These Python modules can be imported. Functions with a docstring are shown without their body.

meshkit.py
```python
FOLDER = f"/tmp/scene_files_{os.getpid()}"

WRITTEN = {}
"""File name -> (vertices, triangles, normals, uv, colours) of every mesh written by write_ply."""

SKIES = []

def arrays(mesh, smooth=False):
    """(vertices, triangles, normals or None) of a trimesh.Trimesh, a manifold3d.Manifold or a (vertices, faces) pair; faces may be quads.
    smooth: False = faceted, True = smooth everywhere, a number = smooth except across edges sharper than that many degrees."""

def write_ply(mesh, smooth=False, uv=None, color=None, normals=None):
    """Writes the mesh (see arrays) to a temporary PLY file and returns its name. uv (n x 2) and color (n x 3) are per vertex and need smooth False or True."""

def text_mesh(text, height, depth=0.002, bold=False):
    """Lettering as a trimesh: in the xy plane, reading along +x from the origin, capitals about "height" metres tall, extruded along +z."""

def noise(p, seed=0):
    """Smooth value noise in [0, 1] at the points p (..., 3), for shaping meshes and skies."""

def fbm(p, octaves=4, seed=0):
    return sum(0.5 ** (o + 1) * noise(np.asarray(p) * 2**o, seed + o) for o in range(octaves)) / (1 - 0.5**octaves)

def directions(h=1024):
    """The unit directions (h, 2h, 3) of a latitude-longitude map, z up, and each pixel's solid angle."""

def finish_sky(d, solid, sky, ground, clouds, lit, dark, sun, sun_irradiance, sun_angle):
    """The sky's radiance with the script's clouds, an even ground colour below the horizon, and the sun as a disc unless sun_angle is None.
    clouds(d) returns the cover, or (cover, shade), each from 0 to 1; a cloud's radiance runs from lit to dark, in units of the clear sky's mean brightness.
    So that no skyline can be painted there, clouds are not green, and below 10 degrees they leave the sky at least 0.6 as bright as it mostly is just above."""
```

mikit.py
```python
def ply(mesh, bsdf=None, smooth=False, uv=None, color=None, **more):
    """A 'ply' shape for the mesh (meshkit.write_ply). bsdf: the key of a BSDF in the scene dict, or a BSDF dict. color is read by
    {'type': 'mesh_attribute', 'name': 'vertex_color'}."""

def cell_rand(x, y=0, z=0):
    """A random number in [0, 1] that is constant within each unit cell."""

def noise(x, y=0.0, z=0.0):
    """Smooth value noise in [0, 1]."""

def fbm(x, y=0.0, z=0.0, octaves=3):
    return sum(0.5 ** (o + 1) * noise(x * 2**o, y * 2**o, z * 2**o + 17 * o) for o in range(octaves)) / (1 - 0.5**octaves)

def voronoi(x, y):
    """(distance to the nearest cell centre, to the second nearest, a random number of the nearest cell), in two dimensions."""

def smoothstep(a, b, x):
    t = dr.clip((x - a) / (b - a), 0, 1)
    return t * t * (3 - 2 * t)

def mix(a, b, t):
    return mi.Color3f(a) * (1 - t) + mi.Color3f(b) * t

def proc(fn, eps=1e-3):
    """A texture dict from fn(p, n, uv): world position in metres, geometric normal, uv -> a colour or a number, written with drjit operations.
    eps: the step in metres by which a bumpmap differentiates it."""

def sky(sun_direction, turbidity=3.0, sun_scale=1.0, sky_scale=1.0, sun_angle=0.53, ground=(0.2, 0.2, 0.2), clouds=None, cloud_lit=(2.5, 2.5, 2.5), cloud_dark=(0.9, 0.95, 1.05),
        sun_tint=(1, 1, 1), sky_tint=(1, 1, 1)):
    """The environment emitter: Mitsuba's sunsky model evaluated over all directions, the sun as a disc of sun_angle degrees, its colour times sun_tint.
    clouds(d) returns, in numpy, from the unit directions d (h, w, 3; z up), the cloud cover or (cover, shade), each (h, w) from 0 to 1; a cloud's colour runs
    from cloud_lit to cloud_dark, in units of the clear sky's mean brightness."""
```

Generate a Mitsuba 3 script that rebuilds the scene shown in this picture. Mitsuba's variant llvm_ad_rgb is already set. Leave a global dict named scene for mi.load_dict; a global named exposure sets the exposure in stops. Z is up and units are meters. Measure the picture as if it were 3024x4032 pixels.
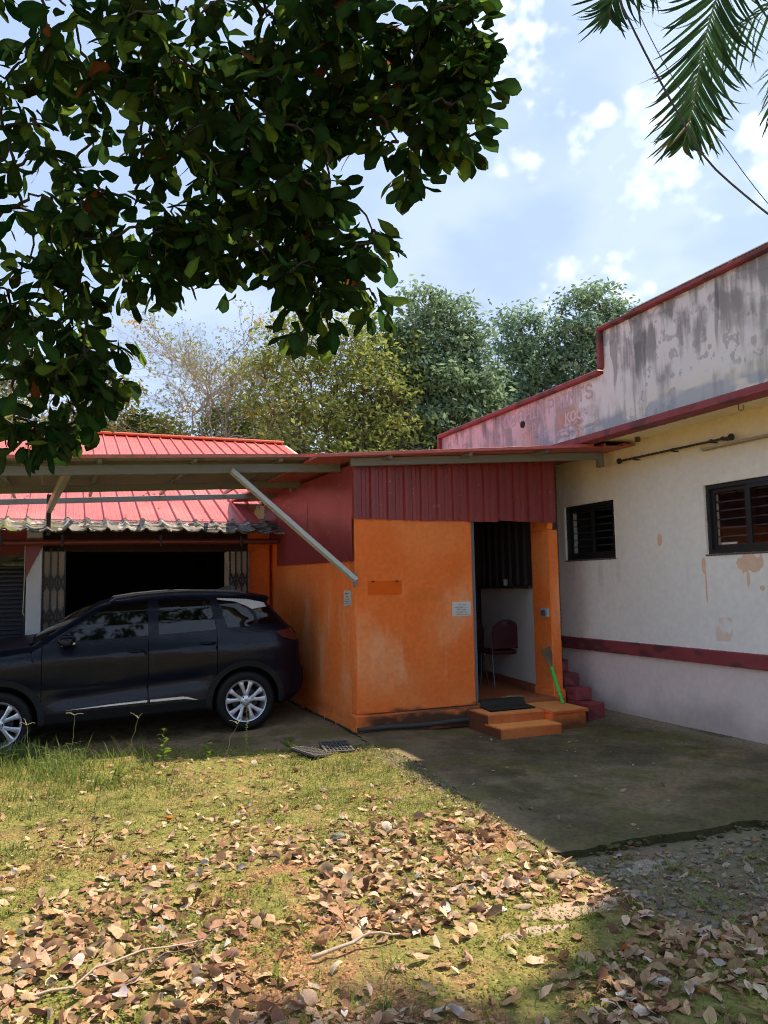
import math, numpy as np, trimesh, drjit as dr, mitsuba as mi, mikit, meshkit
import manifold3d as m3
from shapely.geometry import Polygon, Point, box as sbox
from shapely import affinity
from shapely.ops import unary_union

# ------------------------------------------------------------------ camera, sky, exposure
PITCH, YAW, ROLL = math.atan(281 / 3050), math.radians(22.5), 0.018
fwd = np.array([math.sin(YAW) * math.cos(PITCH), math.cos(YAW) * math.cos(PITCH), math.sin(PITCH)])
right0 = np.array([math.cos(YAW), -math.sin(YAW), 0])
up0 = np.cross(right0, fwd)
upv = up0 * math.cos(ROLL) + right0 * math.sin(ROLL)
EYE = np.array([0, 0, 1.6])
scene, labels = {}, {}
scene['camera'] = {'type': 'perspective', 'fov': math.degrees(2 * math.atan(1512 / 3050)), 'fov_axis': 'x', 'near_clip': 0.05, 'far_clip': 900.0,
                   'to_world': mi.ScalarTransform4f().look_at(origin=EYE.tolist(), target=(EYE + fwd).tolist(), up=upv.tolist())}
SUN = np.array([0.618, 0.096, 1.0])


def cloud_cover(d):
    p = d / np.maximum(d[..., 2:3] + 0.25, 0.25)
    n = meshkit.fbm(p * [2.6, 2.6, 1.0], 5, 3)
    fine = meshkit.fbm(p * [9, 9, 3], 4, 8)
    t = np.clip((n + 0.35 * (fine - 0.5) - 0.50) / 0.16, 0, 1)
    puff = 0.0
    rough = 0.62 * meshkit.fbm(d * 30, 5, 5) + 0.38 * meshkit.fbm(d * 90, 3, 15)
    for (x, y, z, r, s) in CLOUDS:
        c = np.array([x, y, z]); c = c / np.linalg.norm(c)
        ang = np.arccos(np.clip(d @ c, -1, 1))
        k = 0.85 - ang / r + 4.2 * (rough - 0.5)
        puff = np.maximum(puff, 0.9 * s * np.clip(k * 0.72, 0, 1) ** 1.3)
    veil = 0.70 + 0.25 * meshkit.fbm(p * 1.3, 3, 21)
    cover = np.clip(np.maximum(np.maximum(t * t * (3 - 2 * t) * 0.30, puff), veil), 0, 0.98)
    shade = np.clip(1.0 - 1.15 * puff - 0.10 * t, 0, 1)
    return cover, shade


CLOUDS = [(0.438, 0.672, 0.597, 0.045, 1.0), (0.46, 0.686, 0.564, 0.04, 1.0), (0.422, 0.669, 0.612, 0.04, 1.0), (0.504, 0.681, 0.531, 0.018, 0.7), (0.547, 0.663, 0.511, 0.02, 0.7), (0.528, 0.69, 0.495, 0.02, 0.6),
          (0.585, 0.633, 0.507, 0.035, 0.6), (0.615, 0.633, 0.47, 0.06, 0.55), (0.674, 0.568, 0.473, 0.03, 0.8), (0.692, 0.577, 0.435, 0.03, 0.6), (0.488, 0.724, 0.488, 0.02, 0.5), (0.464, 0.746, 0.478, 0.015, 0.4),
          (0.551, 0.747, 0.372, 0.018, 0.5), (0.604, 0.713, 0.356, 0.03, 0.8), (0.631, 0.697, 0.342, 0.02, 0.7), (0.539, 0.772, 0.337, 0.022, 0.6), (0.573, 0.749, 0.333, 0.03, 0.55), (0.692, 0.68, 0.243, 0.03, 0.3)]
scene['sky'] = mikit.sky(SUN.tolist(), turbidity=5.0, sun_scale=0.85, sky_scale=0.95, clouds=cloud_cover, cloud_lit=(2.3, 2.3, 2.35), cloud_dark=(0.60, 0.76, 1.06), ground=(0.26, 0.24, 0.15))
exposure = 3.0

# ------------------------------------------------------------------ helpers
_count = {}


def fresh(key):
    n = _count.get(key, -1) + 1
    _count[key] = n
    return key if n == 0 else f'{key}_{n:03d}'


def thing(name, label, cat, group=None):
    k = fresh(name)
    labels[k] = {'label': label, 'category': cat}
    if group:
        labels[k]['group'] = group
    return k


def pack(col, mod, n):
    """Colours as uv: u holds red (integer part) and green, v holds blue and a brightness factor from 0.5 to 1.5. One BSDF then serves every colour."""
    c = np.broadcast_to(np.asarray(col, float), (n, 3))
    m = np.broadcast_to(1.0 if mod is None else mod, (n,))
    q = np.clip(np.round(c * 4095), 0, 4095)
    return np.stack([q[:, 0] + 0.05 + 0.9 * np.clip(c[:, 1], 0, 1), q[:, 2] + 0.05 + 0.9 * np.clip(m - 0.5, 0, 1)], 1)


def add(key, mesh, bsdf, smooth=False, col=None, mod=None, label=None, cat=None, group=None, kind=None):
    """One entry; key may already hold its parent's key and '__'."""
    k = fresh(key)
    if col is None:
        scene[k] = mikit.ply(mesh, bsdf, smooth=smooth)
    else:
        v, f, n = meshkit.arrays(mesh, smooth)
        path = meshkit.write_ply((v, f), False, pack(col, mod, len(v)), None, normals=n)
        scene[k] = {'type': 'ply', 'filename': path, 'face_normals': n is None, 'bsdf': {'type': 'ref', 'id': bsdf}}
    if label or kind:
        labels[k] = {a: b for a, b in (('label', label), ('category', cat), ('group', group), ('kind', kind)) if b}
    return k


def bx(x0, x1, y0, y1, z0, z1, bev=0.0):
    c, e = np.array([x0 + x1, y0 + y1, z0 + z1]) / 2, np.abs(np.array([x1 - x0, y1 - y0, z1 - z0])) / 2
    if bev <= 0:
        m = trimesh.creation.box(extents=2 * e)
        m.apply_translation(c)
        return m
    b = min(bev, e.min() * 0.9)
    pts = []
    for s in np.ndindex(2, 2, 2):
        s = np.array(s) * 2 - 1
        for a in range(3):
            q = e - b
            q[a] = e[a]
            pts.append(c + s * q)
    return trimesh.convex.convex_hull(np.array(pts))


def bar(a, b, w, h, up=(0, 0, 1), bev=0.0):
    """A rectangular bar from a to b, w across and h along 'up'."""
    a, b = np.asarray(a, float), np.asarray(b, float)
    t = b - a
    L = np.linalg.norm(t)
    t /= L
    s = np.cross(t, up)
    s /= np.linalg.norm(s)
    u = np.cross(s, t)
    m = bx(-w / 2, w / 2, 0, L, -h / 2, h / 2, bev)
    M = np.eye(4)
    M[:3, 0], M[:3, 1], M[:3, 2], M[:3, 3] = s, t, u, a
    m.apply_transform(M)
    return m


def tube(pts, rad, sides=8, cap=True):
    p = np.asarray(pts, float)
    r = np.broadcast_to(rad, (len(p),)).astype(float)
    t = np.gradient(p, axis=0)
    t /= np.linalg.norm(t, axis=1, keepdims=True) + 1e-12
    ref = np.array([0.31, 0.17, 0.93]) if abs(t[:, 2]).mean() < 0.8 else np.array([1, 0.1, 0.0])
    a = np.cross(t, ref)
    a /= np.linalg.norm(a, axis=1, keepdims=True) + 1e-12
    b = np.cross(t, a)
    g = np.arange(sides) * 2 * np.pi / sides
    v = (p[:, None] + r[:, None, None] * (np.cos(g)[None, :, None] * a[:, None] + np.sin(g)[None, :, None] * b[:, None])).reshape(-1, 3)
    i, j = np.meshgrid(np.arange(len(p) - 1), np.arange(sides), indexing='ij')
    q = np.stack([i * sides + j, i * sides + (j + 1) % sides, (i + 1) * sides + (j + 1) % sides, (i + 1) * sides + j], -1).reshape(-1, 4)
    f = np.vstack([q[:, [0, 1, 2]], q[:, [0, 2, 3]]])
    if cap:
        n = len(v)
        v = np.vstack([v, p[:1], p[-1:]])
        k = np.arange(sides)
        f = np.vstack([f, np.stack([(k + 1) % sides, k, k * 0 + n], 1), np.stack([(len(p) - 1) * sides + k, (len(p) - 1) * sides + (k + 1) % sides, k * 0 + n + 1], 1)])
    return trimesh.Trimesh(v, f[:, ::-1], process=False)


def lathe(prof, M=None, seg=48):
    """Revolve (r, z) about z."""
    m = trimesh.creation.revolve(np.asarray(prof, float), sections=seg)
    if M is not None:
        m.apply_transform(M)
    return m


def prism(poly, ax, lo, hi):
    """Extrude a 2-D polygon along axis ax ('x': poly is (y,z); 'y': (x,z); 'z': (x,y))."""
    poly = poly if hasattr(poly, 'geom_type') else Polygon(poly)
    ms = []
    for g in getattr(poly, 'geoms', [poly]):
        if g.area < 1e-7:
            continue
        m = trimesh.creation.extrude_polygon(g, hi - lo, engine='earcut')
        v = m.vertices.copy()
        if ax == 'z':
            v[:, 2] += lo
            f = m.faces
        elif ax == 'x':
            v = np.stack([v[:, 2] + lo, v[:, 0], v[:, 1]], 1)
            f = m.faces
        else:
            v = np.stack([v[:, 0], v[:, 2] + lo, v[:, 1]], 1)
            f = m.faces[:, ::-1]
        ms.append(trimesh.Trimesh(v, f, process=False))
    return cat(ms)


def cat(ms):
    ms = [m for m in ms if m is not None]
    if len(ms) == 1:
        return ms[0]
    v, f, n = [], [], 0
    for m in ms:
        v.append(np.asarray(m.vertices)); f.append(np.asarray(m.faces) + n); n += len(m.vertices)
    return trimesh.Trimesh(np.vstack(v), np.vstack(f), process=False)


def hull(*pts):
    return trimesh.convex.convex_hull(np.vstack(pts))


def nz(p, s=0):
    return meshkit.noise(np.asarray(p, float), s)


# ------------------------------------------------------------------ materials
V2, SS, MIX = mikit.voronoi, mikit.smoothstep, mikit.mix


def F3(x, y=0.0, z=0.0, octaves=3):
    """Value-noise fbm in [0, 1] over (x, y); z shifts the pattern. Two-dimensional, for short kernels."""
    x, y = mi.Float(x) + 0.73 * z, mi.Float(y) + 1.31 * z
    out, norm = 0.0, 0.0
    for o in range(octaves):
        a, b = x * 2.0 ** o + 17.3 * o, y * 2.0 ** o + 9.1 * o
        fa, fb = dr.floor(a), dr.floor(b)
        ta, tb = a - fa, b - fb
        ta, tb = ta * ta * (3 - 2 * ta), tb * tb * (3 - 2 * tb)
        ha, hb = mi.UInt32(mi.Int32(fa)) * 374761393, mi.UInt32(mi.Int32(fb)) * 668265263

        def h(u):
            u = (u ^ (u >> 13)) * 1274126177
            return mi.Float((u ^ (u >> 16)) & 0xFFFFFF)
        k00, k10, k01, k11 = h(ha + hb), h(ha + hb + 374761393), h(ha + hb + 668265263), h(ha + hb + 374761393 + 668265263)
        w = 0.5 ** (o + 1)
        out = out + (w / 16777215.0) * dr.lerp(dr.lerp(k00, k10, ta), dr.lerp(k01, k11, ta), tb)
        norm += w
    return out / norm


def princ(c, r=0.6, **k):
    c = {'type': 'rgb', 'value': list(c)} if isinstance(c, (tuple, list)) else c
    return {'type': 'twosided', 'nested': {'type': 'principled', 'base_color': c, 'roughness': r, **k}}


def unpack(p, n, uv):
    fu, fv = dr.floor(uv.x), dr.floor(uv.y)
    m = 0.5 + ((uv.y - fv) - 0.05) / 0.9
    return mi.Color3f(fu / 4095, ((uv.x - fu) - 0.05) / 0.9, fv / 4095) * m


VC = mikit.proc(unpack)
scene['vc'] = princ(VC, 0.75, specular=0.3)
scene['vc_satin'] = princ(VC, 0.35, specular=0.5)


def bump(tex, scale, inner, eps=2e-3):
    return {'type': 'bumpmap', 'nested': inner, 'arbitrary': mikit.proc(tex, eps), 'scale': scale}


def orange_col(p, n, uv):
    u = p.x * dr.abs(n.y) + p.y * dr.abs(n.x) + 0.2 * p.z * dr.abs(n.z)
    big = F3(u * 1.6, p.z * 1.3, p.x * 0.2, 4)
    streak = F3(u * 9, p.z * 1.6, 3.0, 3)
    fine = F3(u * 30, p.z * 30, 1.0, 2)
    c = MIX((0.80, 0.175, 0.032), (0.84, 0.235, 0.062), SS(0.3, 0.7, big))
    pale = SS(0.46, 0.74, 0.55 * big + 0.45 * streak) * SS(1.75, 1.35, p.z) * SS(0.25, 0.6, p.z)
    c = MIX(c, (0.82, 0.37, 0.18), 0.75 * pale)
    c = c * (0.9 + 0.2 * fine)
    # unfaded rectangle where a board hung, and a fainter one beside it
    rect = SS(3.12, 3.13, p.x) * SS(3.545, 3.535, p.x) * SS(1.465, 1.475, p.z) * SS(1.635, 1.625, p.z) * SS(0.5, 0.9, dr.abs(n.y))
    c = MIX(c, (0.70, 0.11, 0.006), rect)
    rect2 = SS(3.60, 3.63, p.x) * SS(4.08, 4.03, p.x) * SS(1.36, 1.40, p.z) * SS(1.56, 1.53, p.z) * SS(0.5, 0.9, dr.abs(n.y))
    c = MIX(c, (0.62, 0.15, 0.02), 0.35 * rect2)
    # black algae and damp at the foot
    grime = SS(0.23, 0.10, p.z + 0.20 * (F3(u * 5, p.z * 7, 2.0, 4) - 0.5)) * SS(0.20, 0.44, F3(u * 3.1, p.z * 5, 9.0, 4)) * SS(2.9, 3.2, p.x) * SS(4.52, 4.46, p.x) * SS(7.9, 8.0, p.y)
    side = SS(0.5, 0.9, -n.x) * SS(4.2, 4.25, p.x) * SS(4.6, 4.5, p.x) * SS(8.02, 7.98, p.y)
    blk = SS(5.02, 5.05, p.x) * SS(0.10, -0.04, p.z + 0.2 * (F3(u * 6, p.z * 6, 3.0, 3) - 0.5)) * SS(8.03, 8.0, p.y)
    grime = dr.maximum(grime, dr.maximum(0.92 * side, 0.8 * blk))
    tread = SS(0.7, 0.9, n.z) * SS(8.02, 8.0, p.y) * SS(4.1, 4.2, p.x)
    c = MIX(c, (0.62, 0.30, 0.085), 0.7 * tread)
    riser_shade = SS(0.5, 0.9, -n.y) * SS(7.65, 7.55, p.y) * SS(4.1, 4.2, p.x)  # shade of the step fronts, painted into their colour as a darker brown
    c = MIX(c, (0.26, 0.085, 0.028), (0.35 + 0.4 * F3(u * 7, p.z * 9, 44.0, 3)) * riser_shade)
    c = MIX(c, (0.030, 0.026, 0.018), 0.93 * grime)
    line = SS(0.05, 0.0, dr.abs(p.z - 0.16 + 0.03 * (F3(u * 9, 1.0, 2.0, 3) - 0.5))) * SS(0.45, 0.6, F3(u * 4, p.z * 4, 19.0, 3)) * SS(2.9, 3.3, p.x)
    c = MIX(c, (0.22, 0.08, 0.05), 0.5 * line)
    return c


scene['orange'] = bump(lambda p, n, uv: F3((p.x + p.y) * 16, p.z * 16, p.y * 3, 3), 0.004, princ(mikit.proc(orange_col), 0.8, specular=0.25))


def white_col(p, n, uv):
    y, z = p.y, p.z
    big = F3(y * 1.2, z * 1.2, 5.0, 4)
    c = MIX((0.79, 0.75, 0.685), (0.85, 0.82, 0.755), big)
    # the older cream coat left bare under the eaves and over the left part
    cream = SS(2.72, 2.92, z + 0.12 * (F3(y * 2, z * 2, 1.0, 3) - 0.5))
    c = MIX(c, (0.82, 0.73, 0.55), cream)
    lower = SS(0.80, 0.76, z)
    c = MIX(c, (0.74, 0.60, 0.54), lower)

    def blob(y0, z0, ry, rz, k=1.0):
        d = dr.sqrt(dr.square((y - y0) / ry) + dr.square((z - z0) / rz)) + k * (F3(y * 18, z * 18, 7.0, 3) - 0.5)
        return SS(1.02, 0.95, d)
    peel = blob(6.85, 2.035, 0.035, 0.075, 0.8)
    peel = dr.maximum(peel, blob(6.22, 1.74, 0.03, 0.09, 0.7))
    peel = dr.maximum(peel, blob(5.62, 1.73, 0.16, 0.10, 1.0))
    peel = dr.maximum(peel, blob(5.30, 1.70, 0.13, 0.13, 1.0))
    peel = dr.maximum(peel, blob(5.66, 1.58, 0.025, 0.09, 0.7))
    peel = dr.maximum(peel, blob(6.2, 1.48, 0.012, 0.16, 0.6))
    peel = dr.maximum(peel, blob(5.5, 1.49, 0.03, 0.03, 0.6))
    sq = SS(5.88, 5.90, y) * SS(6.12, 6.10, y) * SS(0.95, 0.96, z) * SS(1.20, 1.19, z)
    peel = dr.maximum(peel, 0.6 * sq * SS(0.40, 0.58, F3(y * 14, z * 9, 3.0, 3)))
    c = MIX(c, (0.72, 0.46, 0.29), 0.85 * peel)
    # damp dirt near the ground, drip stains
    dirt = SS(0.42, 0.0, z + 0.5 * (F3(y * 3, z * 3, 11.0, 4) - 0.5)) * 0.55
    c = MIX(c, (0.30, 0.24, 0.19), dirt)
    drip = SS(0.58, 0.8, F3(y * 9, z * 0.9, 8.0, 4)) * SS(0.5, 0.65, F3(y * 1.3, z * 0.8, 18.0, 3)) * 0.14
    c = c * (1 - drip)
    return c * (0.94 + 0.12 * F3(y * 25, z * 25, 2.0, 2))


scene['white_wall'] = bump(lambda p, n, uv: F3(p.y * 20, p.z * 20, p.x * 20, 2), 0.0025, princ(mikit.proc(white_col), 0.75, specular=0.3))


def parapet_col(p, n, uv):
    y, z = p.y, p.z
    big = F3(y * 1.1, z * 1.0, 2.0, 4)
    st = F3(y * 13, z * 1.6 + 0.8 * F3(y * 2, z * 2, 0.0, 2), 4.0, 4)
    st2 = F3(y * 38, z * 3.0, 6.0, 3)
    fl = F3(y * 16, z * 13, 1.0, 4)
    c = MIX((0.66, 0.64, 0.66), (0.76, 0.73, 0.72), big)
    pink = SS(6.6, 8.2, y + 0.8 * (F3(y * 2, z * 3, 5.0, 3) - 0.5))
    c = MIX(c, (0.60, 0.44, 0.46), 0.85 * pink)
    low = SS(3.62, 3.34, z + 0.3 * (fl - 0.5)) * SS(6.9, 6.3, y)
    c = MIX(c, (0.66, 0.63, 0.52), 0.5 * low)
    blotch = F3(y * 3.4 + 1.5 * F3(y * 1.7, z * 2.1, 77.0, 2), z * 3.0, 81.0, 4)
    dark = SS(0.44, 0.64, 0.30 * st + 0.17 * st2 + 0.53 * blotch + 0.02) * (0.55 + 0.45 * SS(3.3, 4.3, z))
    c = MIX(c, (0.15, 0.145, 0.15), 0.80 * dark)
    flake = SS(0.58, 0.66, fl) * SS(0.42, 0.6, F3(y * 2.3, z * 2.3, 14.0, 3))
    c = MIX(c, (0.27, 0.26, 0.27), 0.55 * flake)
    blue = SS(3.46, 3.36, z + 0.16 * (F3(y * 5, z * 6, 3.0, 3) - 0.5)) * SS(0.54, 0.62, F3(y * 3.0, z * 5, 30.0, 3))
    c = MIX(c, (0.24, 0.30, 0.38), 0.6 * blue)
    rust = SS(0.56, 0.70, F3(y * 5, z * 3, 40.0, 4)) * SS(3.75, 3.5, z) * SS(6.6, 7.0, y) * SS(9.0, 8.0, y)
    c = MIX(c, (0.55, 0.25, 0.13), 0.55 * rust)
    crack = SS(0.05, 0.0, dr.abs(F3(y * 2.2, z * 5.5, 50.0, 4) - 0.5)) * SS(0.5, 0.62, F3(y * 1.4, z * 1.6, 60.0, 2))
    c = MIX(c, (0.16, 0.15, 0.16), 0.5 * crack)
    drip = SS(0.62, 0.72, F3(y * 7 + 0.5 * F3(y * 3, z * 4, 5.0, 2), z * 0.8, 70.0, 4)) * SS(3.2, 3.9, z)
    c = MIX(c, (0.12, 0.12, 0.13), 0.6 * drip)
    return c


scene['parapet'] = bump(lambda p, n, uv: F3(p.y * 14, p.z * 9, 3.0, 4), 0.012, princ(mikit.proc(parapet_col), 0.85, specular=0.2))


def red_trim_col(p, n, uv):
    k = F3(p.y * 6 + p.x * 3, p.z * 6, p.x * 2, 4)
    c = MIX((0.20, 0.032, 0.037), (0.27, 0.055, 0.06), k)
    d = SS(0.52, 0.70, F3(p.y * 4, p.z * 9, p.x * 4 + 8, 4))
    return MIX(c, (0.05, 0.03, 0.03), 0.7 * d)


scene['red_trim'] = princ(mikit.proc(red_trim_col), 0.6, specular=0.35)


def pink_col(p, n, uv):
    k = F3(p.x * 2.0, p.y * 0.7, p.z, 4)
    s = F3(p.x * 26, p.y * 1.3, 4.0, 3)
    c = MIX((0.40, 0.078, 0.072), (0.46, 0.11, 0.10), k)
    c = c * (0.9 + 0.2 * s)
    dust = SS(0.60, 0.80, F3(p.x * 7, p.y * 5, 13.0, 4))
    fade = SS(0.52, 0.75, F3(p.x * 1.1, p.y * 0.9, 31.0, 3))
    c = MIX(c, (0.44, 0.17, 0.15), 0.5 * fade)
    return MIX(c, (0.22, 0.12, 0.09), 0.5 * dust)


scene['pink_sheet'] = princ(mikit.proc(pink_col), 0.42, specular=0.45)


def eave_col(p, n, uv):
    k = F3(p.x * 5, p.y * 6, p.z * 6, 4)
    c = MIX((0.075, 0.072, 0.064), (0.19, 0.18, 0.165), SS(0.3, 0.7, k))
    m = SS(0.54, 0.64, F3(p.x * 7, p.y * 9, p.z * 9 + 4, 4))
    c = MIX(c, (0.030, 0.028, 0.024), 0.9 * m)
    w = SS(0.66, 0.70, F3(p.x * 12, p.y * 12, 9.0, 3))
    c = MIX(c, (0.42, 0.41, 0.39), 0.6 * w)
    g = SS(0.3, -0.6, p.x) * SS(0.4, 0.6, F3(p.x * 6, p.y * 5, 2.0, 3))
    return MIX(c, (0.16, 0.17, 0.05), 0.6 * g)


scene['cement_eave'] = bump(lambda p, n, uv: F3(p.x * 22, p.y * 22, p.z * 22, 4), 0.02, princ(mikit.proc(eave_col), 0.9, specular=0.1))


def maroon_col(p, n, uv):
    k = F3(p.x * 1.5 + p.y * 1.2, p.z * 1.5, 1.0, 3)
    s = F3((p.x + p.y) * 40, p.z * 1.2, 4.0, 3)
    c = MIX((0.195, 0.026, 0.030), (0.26, 0.040, 0.042), k)
    spot = SS(0.82, 0.86, F3((p.x + p.y) * 15, p.z * 15, 12.0, 2))
    return MIX(c * (0.80 + 0.4 * s), (0.40, 0.22, 0.20), 0.25 * spot)


scene['maroon_sheet'] = princ(mikit.proc(maroon_col), 0.38, specular=0.5)


def concrete_col(p, n, uv):
    a = F3(p.x * 1.1, p.y * 1.1, 1.0, 4)
    b = F3(p.x * 5, p.y * 5, 4.0, 4)
    f = F3(p.x * 40, p.y * 40, p.z * 40, 3)
    car = SS(3.1, 2.7, p.x)
    c = MIX((0.055, 0.050, 0.036), (0.105, 0.095, 0.070), SS(0.3, 0.7, 0.6 * a + 0.4 * b))
    c = MIX(c, MIX((0.12, 0.105, 0.078), (0.17, 0.15, 0.115), b), car)
    moss = SS(0.50, 0.68, F3(p.x * 2.1, p.y * 2.1, 9.0, 4)) * (0.5 + 0.5 * f)
    c = MIX(c, (0.060, 0.070, 0.020), 0.75 * moss)
    edge = SS(4.55, 4.05, p.y + 0.5 * (a - 0.5)) * SS(2.6, 2.8, p.x)
    c = MIX(c, (0.045, 0.05, 0.022), 0.6 * edge)
    tan = SS(0.56, 0.72, F3(p.x * 0.9 + 3, p.y * 1.3, 22.0, 4))
    c = MIX(c, (0.17, 0.125, 0.085), 0.55 * tan)
    base = SS(0.40, 0.10, 6.18 - p.x + 0.3 * (b - 0.5))
    c = MIX(c, (0.21, 0.19, 0.17), 0.5 * base)
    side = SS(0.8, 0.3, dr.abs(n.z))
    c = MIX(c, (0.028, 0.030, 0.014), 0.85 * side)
    stain = SS(0.55, 0.75, F3(p.x * 3.3, p.y * 2.2, 57.0, 4))
    c = MIX(c, (0.035, 0.032, 0.022), 0.55 * stain)
    return c * (0.66 + 0.68 * f) * mi.Color3f(1.30, 1.12, 0.88)


scene['concrete'] = bump(lambda p, n, uv: F3(p.x * 30, p.y * 30, p.z * 30, 4), 0.006, princ(mikit.proc(concrete_col), 0.9, specular=0.2))


def ground_col(p, n, uv):
    a = F3(p.x * 1.3, p.y * 1.3, 1.0, 4)
    b = F3(p.x * 6, p.y * 6, 4.0, 4)
    d1, d2, r = V2(p.x * 55, p.y * 55)
    grit = SS(0.0, 0.28, d2 - d1)
    soil = MIX((0.20, 0.105, 0.055), (0.36, 0.20, 0.105), r) * (0.45 + 0.55 * grit)
    moss = MIX((0.085, 0.095, 0.026), (0.22, 0.20, 0.065), F3(p.x * 25, p.y * 25, 2.0, 3))
    red = SS(0.50, 0.62, 0.65 * a + 0.35 * b) * SS(5.6, 4.6, p.y)
    c = MIX(moss, soil, dr.maximum(red, 0.30 * SS(0.45, 0.65, b)))
    debris = SS(2.55, 2.85, p.x + 0.3 * (b - 0.5)) * SS(2.9, 3.1, p.y)
    c = MIX(c, (0.13, 0.115, 0.085), 0.75 * debris)
    far = SS(9, 16, dr.sqrt(p.x * p.x + p.y * p.y))
    return MIX(c, MIX((0.20, 0.19, 0.075), (0.34, 0.26, 0.15), a), far)


scene['ground_mat'] = bump(lambda p, n, uv: F3(p.x * 26, p.y * 26, 1.0, 4), 0.03, princ(mikit.proc(ground_col), 0.95, specular=0.1))
scene['leaf_live'] = {'type': 'principledthin', 'base_color': VC, 'roughness': 0.38, 'diff_trans': 1.0, 'spec_trans': 0.0, 'eta': 1.4}
scene['leaf_far'] = {'type': 'principledthin', 'base_color': VC, 'roughness': 0.5, 'diff_trans': 0.7, 'spec_trans': 0.0, 'eta': 1.35}
scene['grass_mat'] = {'type': 'principledthin', 'base_color': VC, 'roughness': 0.55, 'diff_trans': 0.7, 'spec_trans': 0.0, 'eta': 1.3}
scene['car_paint'] = princ((0.0022, 0.0034, 0.012), 0.35, specular=0.08, clearcoat=0.75, clearcoat_gloss=0.99)
scene['car_black'] = princ((0.006, 0.006, 0.0065), 0.55, specular=0.25)
scene['car_glass'] = princ((0.0015, 0.0018, 0.002), 0.03, specular=0.6)
scene['alloy'] = princ((0.66, 0.68, 0.72), 0.30, metallic=0.75)
scene['chrome'] = princ((0.85, 0.85, 0.86), 0.10, metallic=1.0)
scene['tail_red'] = princ((0.06, 0.004, 0.004), 0.08, specular=0.6, clearcoat=1.0)
scene['pane'] = {'type': 'thindielectric', 'int_ior': 1.35}
scene['dark_metal'] = princ((0.014, 0.015, 0.017), 0.4, specular=0.4)
scene['steel'] = princ((0.17, 0.178, 0.168), 0.42, specular=0.5)

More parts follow.
